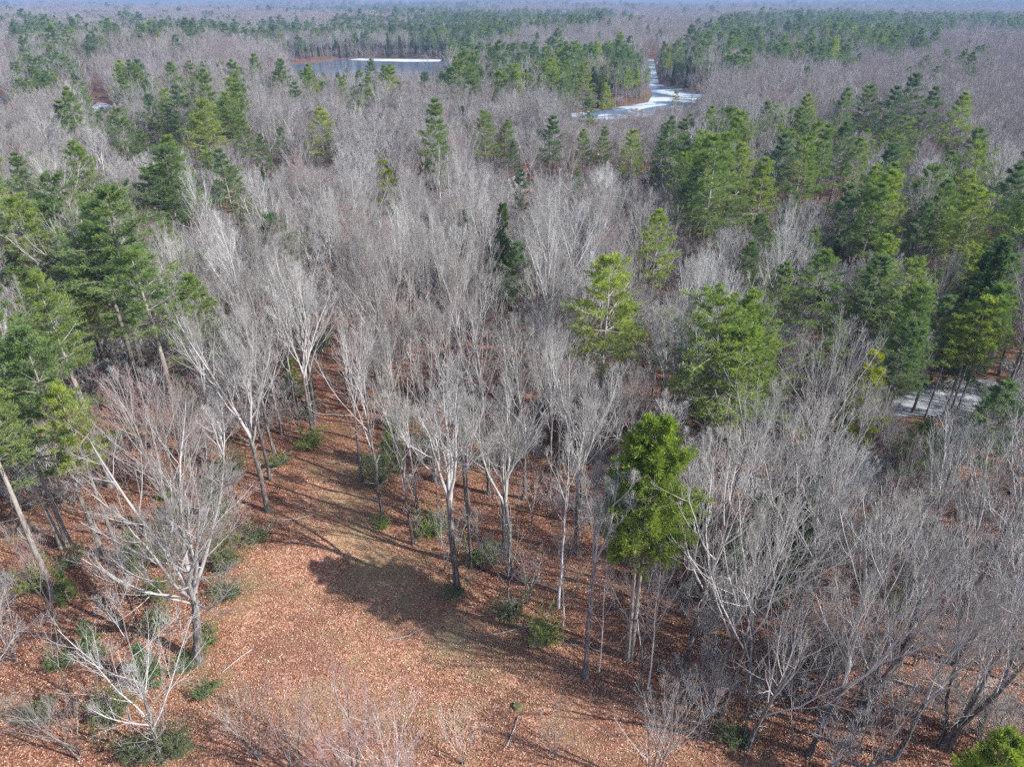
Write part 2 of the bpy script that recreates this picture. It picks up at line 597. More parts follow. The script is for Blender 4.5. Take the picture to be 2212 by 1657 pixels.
def link(name, me, parent=None):
    o = bpy.data.objects.new(name, me)
    COL.objects.link(o)
    if parent is not None:
        o.parent = parent
    return o


PROTO = {}


def plant(name, key, loc, scale, rz, label, cat, group=None, tilt=(0, 0), sz=None):
    """one plant: an Empty at its foot that parents trunk and crown; copies share the prototype's mesh data"""
    root = bpy.data.objects.new(name, None)
    root.empty_display_size = 0.5
    COL.objects.link(root)
    root.location = loc
    root.rotation_euler = (tilt[0], tilt[1], rz)
    root.scale = (scale, scale, sz or scale)
    tag(root, label, cat, group)
    tm, cm = PROTO[key]
    link('trunk', tm, root)
    link('crown', cm, root)
    return root


# ---------------------------------------------------------------- water outlines and terrain
WL = -1.1


def wp(pts, z=WL):
    return [tuple(at(u, v, z)[:2]) for u, v in pts]


WATERS = {
    'pond': wp([(560, 150), (640, 138), (690, 136), (735, 129), (770, 126), (960, 128), (1010, 138), (960, 165), (940, 178), (860, 186), (700, 190), (600, 176)]),
    'river': wp([(1392, 128), (1412, 128), (1416, 150), (1424, 182), (1515, 203), (1560, 220), (1500, 240), (1400, 258), (1300, 270), (1232, 260), (1225, 247), (1300, 238), (1400, 222), (1410, 205), (1398, 180), (1392, 150)]),
    'left_pool': wp([(190, 212), (212, 198), (236, 206), (240, 240), (215, 250), (195, 240)]),
    'far_left_pool': wp([(-40, 207), (10, 209), (14, 220), (-40, 224)]),
    'frozen_pond': wp([(1870, 893), (1930, 862), (2000, 832), (2070, 818), (2150, 820), (2168, 846), (2120, 885), (2040, 897), (1930, 900)]),
}


def terrain(x, y):
    d = np.hypot(x, y)
    z = 0.35 * np.sin(x * 0.083 + 1.3) * np.cos(y * 0.071) + 0.25 * np.sin(x * 0.19 + y * 0.13) + 0.12 * np.sin(x * 0.43 - y * 0.37)
    far = np.clip((d - 160) / 400, 0, 1)
    z = z + far * (4.5 * np.sin(x * 0.011 + 0.5) * np.sin(y * 0.009 + 1) + 1.5 * np.sin(x * 0.023 - y * 0.017))
    z = z + 7 * np.exp(-((x + 150) / 110) ** 2 - ((y - 480) / 110) ** 2)
    ff = np.clip((d - 1200) / 2500, 0, 1)
    z = z + ff * (13 * np.sin(x * 0.0021 + 1) * np.sin(y * 0.0031) + 8 * np.sin(x * 0.0043 + y * 0.0031))
    hl = np.clip((d - 6200) / 2600, 0, 1)
    hl = hl * hl * (3 - 2 * hl)
    z = z + hl * (66 + 34 * np.sin(x * 0.0007 + 0.8) + 22 * np.sin(x * 0.0019 + 2.0) + 12 * np.sin(x * 0.0047))
    for k, p in WATERS.items():
        cx, cy = np.mean([q[0] for q in p]), np.mean([q[1] for q in p])
        rad = max(math.hypot(q[0] - cx, q[1] - cy) for q in p) + 80
        m = np.hypot(x - cx, y - cy) < rad
        if not m.any():
            continue
        xx, yy = x[m], y[m]
        dd = polydist(xx, yy, p) * np.where(inpoly(xx, yy, p), -1, 1)
        sc = 4.0 if k == 'frozen_pond' else 14.0
        # blend to the shore height, then below the water
        bl = np.clip(dd / (sc * 4), 0, 1)
        zz = z[m] * bl + (1 - bl) * (WL + 0.5)
        zz = np.where(dd < sc, WL + np.clip(dd / sc, -1, 1) * 0.55, zz)
        z[m] = np.minimum(zz, np.maximum(z[m], WL + 0.5))
    return z


def tz(x, y):
    return float(terrain(np.array([float(x)]), np.array([float(y)]))[0])


NA = 720
aa = np.linspace(0, 2 * pi, NA, endpoint=False)
rr = np.concatenate([[0.6], np.geomspace(2, 30, 18), np.linspace(30.7, 110, 115), np.geomspace(111, 1200, 200), np.geomspace(1220, 12500, 90)])
X = (rr[:, None] * np.sin(aa)[None]).ravel()
Y = (rr[:, None] * np.cos(aa)[None]).ravel()
Z = terrain(X, Y)
n = len(rr)
i = np.arange(n - 1)[:, None] * NA
s = np.arange(NA)[None]
s2 = (s + 1) % NA
fg = np.stack([i + s, i + NA + s, i + NA + s2, i + s2], -1).reshape(-1, 4)
V = np.stack([X, Y, Z], 1)
# centre cap
V = np.concatenate([V, [[0, 0, float(Z[0])]]])
fc = np.stack([np.arange(NA), (np.arange(NA) + 1) % NA, np.full(NA, len(V) - 1)], 1)

# worn grass of the old track and the thin turf in the clearing, dry leaf clearing, shore gravel
GRASS = [  # (u, v, radius m, amount)
    (740, 1005, 3.0, .8), (745, 1080, 3.2, .8), (770, 1150, 3.5, .8), (820, 1230, 4.2, .9), (880, 1290, 3.0, .7),
    (985, 1370, 2.6, 1.3), (1040, 1390, 2.0, .8), (730, 930, 2.5, .7), (720, 860, 2.5, .6), (890, 960, 3, .4), (1010, 1010, 3.5, .5),
    (1180, 1230, 2.5, .4), (1210, 1300, 2.0, .5), (700, 1600, 1.6, .3), (880, 1430, 2.0, .45), (1260, 1520, 1.2, .5), (1820, 1400, 3.0, .5),
    (2160, 990, 4.0, .7), (600, 1300, 2.0, .25), (75, 1240, 2.5, .7), (30, 1150, 3.0, .8), (1900, 1200, 3, .3)]
gr = np.zeros(len(V))
for u, v, r_, a_ in GRASS:
    c_ = at(u, v, 0)
    gr = np.maximum(gr, a_ * np.exp(-(((V[:, 0] - c_[0]) / r_) ** 2 + ((V[:, 1] - c_[1]) / r_) ** 2)))
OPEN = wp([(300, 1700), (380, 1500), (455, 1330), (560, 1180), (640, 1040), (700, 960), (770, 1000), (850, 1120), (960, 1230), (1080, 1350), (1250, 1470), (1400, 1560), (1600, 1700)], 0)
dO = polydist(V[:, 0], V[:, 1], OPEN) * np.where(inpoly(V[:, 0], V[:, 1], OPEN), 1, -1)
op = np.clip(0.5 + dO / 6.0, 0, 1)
shore = np.zeros(len(V))
for k, p in WATERS.items():
    d_ = polydist(V[:, 0], V[:, 1], p)
    shore = np.maximum(shore, np.clip(1 - d_ / (10 if k in ('pond', 'river') else 3), 0, 1))

m, nt, b = mat('leaf_litter_ground', 0.95)
co = texco(nt)
geo = nt.nodes.new('ShaderNodeNewGeometry')
pos = geo.outputs['Position']


def attr(nt, name):
    a = nt.nodes.new('ShaderNodeAttribute')
    a.attribute_name = name
    return a.outputs['Fac']


vor = nt.nodes.new('ShaderNodeTexVoronoi')
vor.inputs['Scale'].default_value = 9.0
vor.inputs['Randomness'].default_value = 1.0
wn = nt.nodes.new('ShaderNodeVectorMath')
wn.operation = 'ADD'
nzv = nt.nodes.new('ShaderNodeTexNoise')
nzv.inputs['Scale'].default_value = 6
nt.links.new(pos, nzv.inputs['Vector'])
sc_ = nt.nodes.new('ShaderNodeVectorMath')
sc_.operation = 'SCALE'
sc_.inputs['Scale'].default_value = 0.12
nt.links.new(nzv.outputs['Color'], sc_.inputs[0])
nt.links.new(pos, wn.inputs[0])
nt.links.new(sc_.outputs[0], wn.inputs[1])
nt.links.new(wn.outputs[0], vor.inputs['Vector'])
sep = nt.nodes.new('ShaderNodeSeparateColor')
nt.links.new(vor.outputs['Color'], sep.inputs[0])
leafc = ramp(nt, sep.outputs[0], [(0.0, (0.15, 0.065, 0.042)), (0.3, (0.3, 0.14, 0.086)), (0.6, (0.45, 0.225, 0.14)), (0.85, (0.57, 0.32, 0.21)), (1.0, (0.72, 0.52, 0.4))])
n1 = noise(nt, 0.35, 5, pos, 0.65)
leafc = mix(nt, 1.0, leafc, ramp(nt, n1, [(0.3, (0.5, 0.41, 0.38)), (0.5, (0.92, 0.86, 0.83)), (0.68, (1.2, 1.16, 1.1))]), 'MULTIPLY')
n1b = noise(nt, 1.7, 4, pos, 0.7)
leafc = mix(nt, mrange(nt, n1b, 0.52, 0.68), leafc, (0.2, 0.11, 0.07))
n2 = noise(nt, 7.0, 5, pos, 0.7)
grassc = ramp(nt, n2, [(0.25, (0.15, 0.14, 0.055)), (0.5, (0.32, 0.27, 0.14)), (0.75, (0.47, 0.4, 0.25))])
gf = nt.nodes.new('ShaderNodeMath')
gf.operation = 'MULTIPLY_ADD'
nt.links.new(noise(nt, 0.9, 5, pos, 0.7), gf.inputs[0])
gf.inputs[1].default_value = 1.9
gf.inputs[2].default_value = -1.25
g2 = nt.nodes.new('ShaderNodeMath')
g2.operation = 'ADD'
g2.use_clamp = True
nt.links.new(gf.outputs[0], g2.inputs[0])
nt.links.new(attr(nt, 'grass'), g2.inputs[1])
g3 = nt.nodes.new('ShaderNodeMath')
g3.operation = 'MULTIPLY'
g3.use_clamp = True
nt.links.new(mrange(nt, attr(nt, 'grass'), 0.02, 0.3), g3.inputs[0])
nt.links.new(g2.outputs[0], g3.inputs[1])
col = mix(nt, g3.outputs[0], leafc, grassc)
# the forest floor outside the clearing: browner litter with moss, brush shade painted in
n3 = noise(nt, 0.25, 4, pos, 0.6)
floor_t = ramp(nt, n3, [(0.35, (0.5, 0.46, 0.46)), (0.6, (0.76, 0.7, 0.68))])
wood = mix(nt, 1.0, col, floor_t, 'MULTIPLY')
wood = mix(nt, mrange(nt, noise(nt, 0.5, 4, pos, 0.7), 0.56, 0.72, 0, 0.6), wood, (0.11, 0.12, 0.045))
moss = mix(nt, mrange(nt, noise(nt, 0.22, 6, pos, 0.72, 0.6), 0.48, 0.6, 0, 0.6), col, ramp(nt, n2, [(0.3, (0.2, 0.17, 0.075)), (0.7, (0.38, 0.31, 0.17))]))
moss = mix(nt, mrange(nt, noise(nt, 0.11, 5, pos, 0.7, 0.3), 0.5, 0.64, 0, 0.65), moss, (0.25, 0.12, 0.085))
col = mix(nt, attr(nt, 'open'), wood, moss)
col = mix(nt, attr(nt, 'shore'), col, (0.17, 0.115, 0.075))
nt.links.new(col, b.inputs['Base Color'])
bp = nt.nodes.new('ShaderNodeBump')
bp.inputs['Strength'].default_value = 0.9
bp.inputs['Distance'].default_value = 0.06
nt.links.new(sep.outputs[1], bp.inputs['Height'])
nt.links.new(bp.outputs[0], b.inputs['Normal'])
M_GROUND = m
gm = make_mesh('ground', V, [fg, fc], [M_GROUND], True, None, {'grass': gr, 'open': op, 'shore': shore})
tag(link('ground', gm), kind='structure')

# --- water sheets
m, nt, b = mat('pond_ice', 0.3)
co = texco(nt)
geo = nt.nodes.new('ShaderNodeNewGeometry')
n1 = noise(nt, 0.035, 5, geo.outputs['Position'], 0.6, 1.0)
c = ramp(nt, n1, [(0.38, (0.05, 0.09, 0.16)), (0.47, (0.16, 0.22, 0.32)), (0.52, (0.6, 0.66, 0.74)), (0.62, (0.75, 0.8, 0.86))])
nt.links.new(c, b.inputs['Base Color'])
b.inputs['Specular IOR Level'].default_value = 0.5
M_ICE = m
m, nt, b = mat('open_pond_water', 0.12)
nt.links.new(ramp(nt, noise(nt, 0.02, 3, texco(nt)), [(0.3, (0.1, 0.13, 0.2)), (0.7, (0.17, 0.21, 0.3))]), b.inputs['Base Color'])  # base colour lightened to carry the reflected sky
b.inputs['Specular IOR Level'].default_value = 0.6
M_WATER = m
m, nt, b = mat('grey_ice', 0.4)
nt.links.new(ramp(nt, noise(nt, 0.35, 5, texco(nt), 0.65), [(0.3, (0.2, 0.215, 0.23)), (0.5, (0.38, 0.4, 0.42)), (0.7, (0.55, 0.57, 0.6))]), b.inputs['Base Color'])
M_GREYICE = m
m, nt, b = mat('snow', 0.7)
nt.links.new(ramp(nt, noise(nt, 0.06, 5, texco(nt)), [(0.3, (0.4, 0.45, 0.52)), (0.55, (0.68, 0.72, 0.78)), (0.7, (0.78, 0.8, 0.84))]), b.inputs['Base Color'])
M_SNOW = m


def sheet(name, pts, z, m_, sink=0.0):
    me = bpy.data.meshes.new(name)
    me.from_pydata([(x, y, z) for x, y in pts], [], [list(range(len(pts)))])
    me.materials.append(m_)
    me.validate()
    o = link(name, me)
    return tag(o, kind='structure')


sheet('pond', WATERS['pond'], WL, M_WATER)
sheet('river', WATERS['river'], WL, M_ICE)
sheet('pool', WATERS['left_pool'], WL, M_ICE)
sheet('far_pool', WATERS['far_left_pool'], WL, M_ICE)
sheet('frozen_pond', WATERS['frozen_pond'], WL, M_GREYICE)
sheet('snowy_shore', wp([(752, 130), (775, 127.5), (955, 129.5), (950, 133.5), (880, 134.5), (800, 132.5)], WL + .004), WL + .02, M_SNOW)

# ---------------------------------------------------------------- prototypes for the near trees
NB = 12
for k in range(NB):
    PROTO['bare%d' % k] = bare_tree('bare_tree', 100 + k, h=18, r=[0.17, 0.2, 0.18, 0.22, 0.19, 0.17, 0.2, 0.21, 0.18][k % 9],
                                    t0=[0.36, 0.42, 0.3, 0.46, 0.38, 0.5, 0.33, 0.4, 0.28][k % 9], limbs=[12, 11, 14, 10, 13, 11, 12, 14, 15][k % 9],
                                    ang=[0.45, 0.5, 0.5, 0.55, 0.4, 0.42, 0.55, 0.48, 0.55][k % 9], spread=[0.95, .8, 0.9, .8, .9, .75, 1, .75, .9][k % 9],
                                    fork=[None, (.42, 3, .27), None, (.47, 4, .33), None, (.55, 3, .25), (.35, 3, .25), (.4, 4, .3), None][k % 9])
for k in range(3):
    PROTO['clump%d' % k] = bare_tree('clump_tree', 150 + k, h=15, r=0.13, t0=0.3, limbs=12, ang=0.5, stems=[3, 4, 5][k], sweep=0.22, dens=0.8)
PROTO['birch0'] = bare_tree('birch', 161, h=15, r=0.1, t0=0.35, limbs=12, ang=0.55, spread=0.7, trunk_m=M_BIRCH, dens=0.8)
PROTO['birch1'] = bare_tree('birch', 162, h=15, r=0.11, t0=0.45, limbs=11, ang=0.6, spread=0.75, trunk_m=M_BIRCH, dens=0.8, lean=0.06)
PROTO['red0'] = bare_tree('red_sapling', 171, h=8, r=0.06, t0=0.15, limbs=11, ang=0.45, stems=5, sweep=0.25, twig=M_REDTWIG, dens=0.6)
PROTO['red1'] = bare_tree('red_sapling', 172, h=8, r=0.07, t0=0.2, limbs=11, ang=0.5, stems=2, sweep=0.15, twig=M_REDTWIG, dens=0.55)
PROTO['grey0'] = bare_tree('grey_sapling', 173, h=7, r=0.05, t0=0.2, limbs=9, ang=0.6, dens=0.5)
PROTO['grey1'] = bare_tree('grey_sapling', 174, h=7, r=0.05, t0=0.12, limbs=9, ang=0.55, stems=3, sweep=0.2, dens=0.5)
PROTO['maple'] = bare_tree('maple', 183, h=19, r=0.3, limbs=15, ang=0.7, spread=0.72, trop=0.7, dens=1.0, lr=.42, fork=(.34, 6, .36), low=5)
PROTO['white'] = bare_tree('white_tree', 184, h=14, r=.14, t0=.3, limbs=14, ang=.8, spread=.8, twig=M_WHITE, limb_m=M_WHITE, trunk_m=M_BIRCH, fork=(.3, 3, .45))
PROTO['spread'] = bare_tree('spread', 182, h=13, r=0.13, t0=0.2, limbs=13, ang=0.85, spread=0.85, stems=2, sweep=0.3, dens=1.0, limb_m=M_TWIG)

for k in range(7):
    PROTO['pine%d' % k] = conifer('pine', 200 + k, h=20, r=0.22, rad=[4.9, 4.1, 5.0, 4.6, 4.9, 4.4, 5.4][k], cb=[0.42, 0.4, 0.45, 0.52, 0.4, 0.46, 0.48][k],
                                  trunks=[1, 1, 2, 1, 1, 1, 2][k], leaf=[M_PINE, M_PINE, M_PINE, M_PINEDARK, M_PINE, M_PINEDARK, M_PINE][k], ragged=[.35, .3, .45, .4, .3, .35, .5][k])
PROTO['pinetall'] = conifer('tall_pine', 211, h=22, r=0.3, rad=4.8, cb=0.5, trunks=2, ragged=0.45, fill=0.75)
PROTO['pinetall2'] = conifer('tall_pine', 212, h=22, r=0.3, rad=4.3, cb=0.55, ragged=0.5, fill=0.75)
PROTO['hero'] = conifer('bright_pine', 219, h=20, r=0.2, rad=3.7, cb=0.56, trunks=2, leaf=M_BRIGHT, ragged=0.22, split=0.02, fill=.95, gapf=.7)
PROTO['corner'] = conifer('corner_pine', 217, h=9, r=0.1, rad=1.9, cb=0.1, leaf=M_BRIGHT, ragged=0.3)
PROTO['young'] = conifer('young_pine', 214, h=8, r=0.09, rad=2.2, cb=0.06, leaf=M_PINE, ragged=0.25)
PROTO['yellow'] = conifer('yellow_pine', 215, h=10, r=0.1, rad=1.7, cb=0.15, leaf=M_YELLOW, ragged=0.35)
PROTO['hem0'] = conifer('hemlock', 221, h=14, r=0.16, rad=3.2, cb=0.1, kind='hemlock', leaf=M_HEM, fill=.6)
PROTO['hem1'] = conifer('hemlock', 222, h=14, r=0.16, rad=2.4, cb=0.08, kind='hemlock', leaf=M_HEM, fill=.65)
PROTO['cedar0'] = conifer('cedar', 223, h=11, r=0.12, rad=1.5, cb=0.06, kind='cedar', leaf=M_CEDAR)
PROTO['cedar1'] = conifer('cedar', 224, h=11, r=0.12, rad=1.9, cb=0.06, kind='cedar', leaf=M_CEDAR)


def shrub_mesh(name, seed, h, rad, leaf, stems=9):
    rg = np.random.default_rng(seed)
    gc, gt = Geo(), Geo()
    P, R = [], []
    for k in range(stems):
        a = rg.uniform(0, 6.28)
        p, r_ = stem(rg, h * rg.uniform(0.4, 1.25), 0.025, n=6, lean=(cos(a) * rad / h * rg.uniform(.2, 1.3), sin(a) * rad / h * rg.uniform(.2, 1.3)), wob=0.06, base=(cos(a) * .15, sin(a) * .15))
        P.append(p)
        R.append(r_)
    P = np.concatenate(P)
    R = np.concatenate(R)
    gt.tubes(P, R, 4)
    P2, R2 = grow(rg, P, R, 9, 0.15, 0.98, 0.9, 0.25, lambda t, L: L * 0.33 + 0 * t, 3, 0.3, 0.1, 0.6)
    gt.tubes(P2, R2, 3)
    P3, R3 = grow(rg, P2, R2, 4, 0.2, 0.98, 0.8, 0.25, lambda t, L: L * 0.6 + 0 * t, 2, 0.2, 0.1, 0.6)
    gt.tubes(P3, np.maximum(R3, .006), 3)
    par = np.repeat(np.arange(len(P3)), 2)
    par = par[rg.random(len(par)) < .7]
    a, b_, _ = sample(P3, R3, par, rg.uniform(0.2, 1, len(par)))
    a = np.repeat(a, 6, 0)
    b_ = np.repeat(b_, 6, 0)
    D = norm(b_ * 0.5 + np.array([0, 0, .3]) + rg.normal(0, .6, a.shape))
    gc.blades(a + rg.normal(0, .04, a.shape), D, rg.uniform(.1, .22, len(a)), rg.uniform(.018, .032, len(a)), 0, rg)
    return gt.mesh(name + '_stems', [M_TWIG]), gc.mesh(name + '_leaves', [leaf])


PROTO['shrub0'] = shrub_mesh('shrub', 231, 1.7, 1.3, M_SHRUB)
PROTO['shrub1'] = shrub_mesh('shrub', 232, 1.3, 1.4, M_SHRUB, 12)
PROTO['shrub2'] = shrub_mesh('shrub', 233, 2.2, 1.3, M_SHRUB, 12)
PROTO['shrub3'] = shrub_mesh('shrub', 234, 1.2, 1.0, M_BRIGHT, 14)

# ---------------------------------------------------------------- planting lists
NOCLEAR, HALF = set(), set()
placed_bare, placed_con = [], []     # (x, y)


def base_loc(u, v):
    p = at(u, v, 0)
    z = tz(p[0], p[1])
    p = at(u, v, z)
    return p[0], p[1], tz(p[0], p[1])


def top_loc(u, v, h):
    p = at(u, v, h)
    z = tz(p[0], p[1])
    p = at(u, v, h + z)
    return p[0], p[1], tz(p[0], p[1])


PH = {'corner': 9, 'white': 14, 'pinehigh': 18, 'hem0': 14, 'hem1': 14, 'cedar0': 11, 'cedar1': 11, 'young': 8, 'yellow': 10, 'pinetall': 22, 'pinetall2': 22, 'maple': 19, 'spread': 13, 'birch0': 15, 'birch1': 15,
      'red0': 8, 'red1': 8, 'grey0': 7, 'grey1': 7, 'clump0': 15, 'clump1': 15, 'clump2': 15, 'hero': 20}


def ph(key):
    return PH.get(key, 20 if key.startswith('pine') else 18)


def put(kind, key, loc, h, label, group=None, wide=1.0, rz=None, tilt=(0, 0), cat=None):
    s = h / ph(key)
    rz = random.uniform(0, 6.28) if rz is None else rz
    o = plant(kind, key, loc, s * wide, rz, label, cat or {'white_pine': 'pine tree', 'hemlock': 'hemlock tree', 'cedar': 'cedar tree', 'bare_tree': 'bare tree', 'birch': 'birch tree', 'sapling': 'sapling', 'young_pine': 'young pine', 'shrub': 'shrub', 'maple_tree': 'bare tree'}[kind],
              group, tilt, s)
    (placed_con if kind in ('white_pine', 'hemlock', 'cedar', 'young_pine') else placed_bare).append((loc[0], loc[1], h))
    if kind in ('cedar', 'young_pine') or h < 10 and key != 'yellow':
        NOCLEAR.add((loc[0], loc[1], h))
    if kind == 'hemlock':
        HALF.add((loc[0], loc[1], h))
    return o


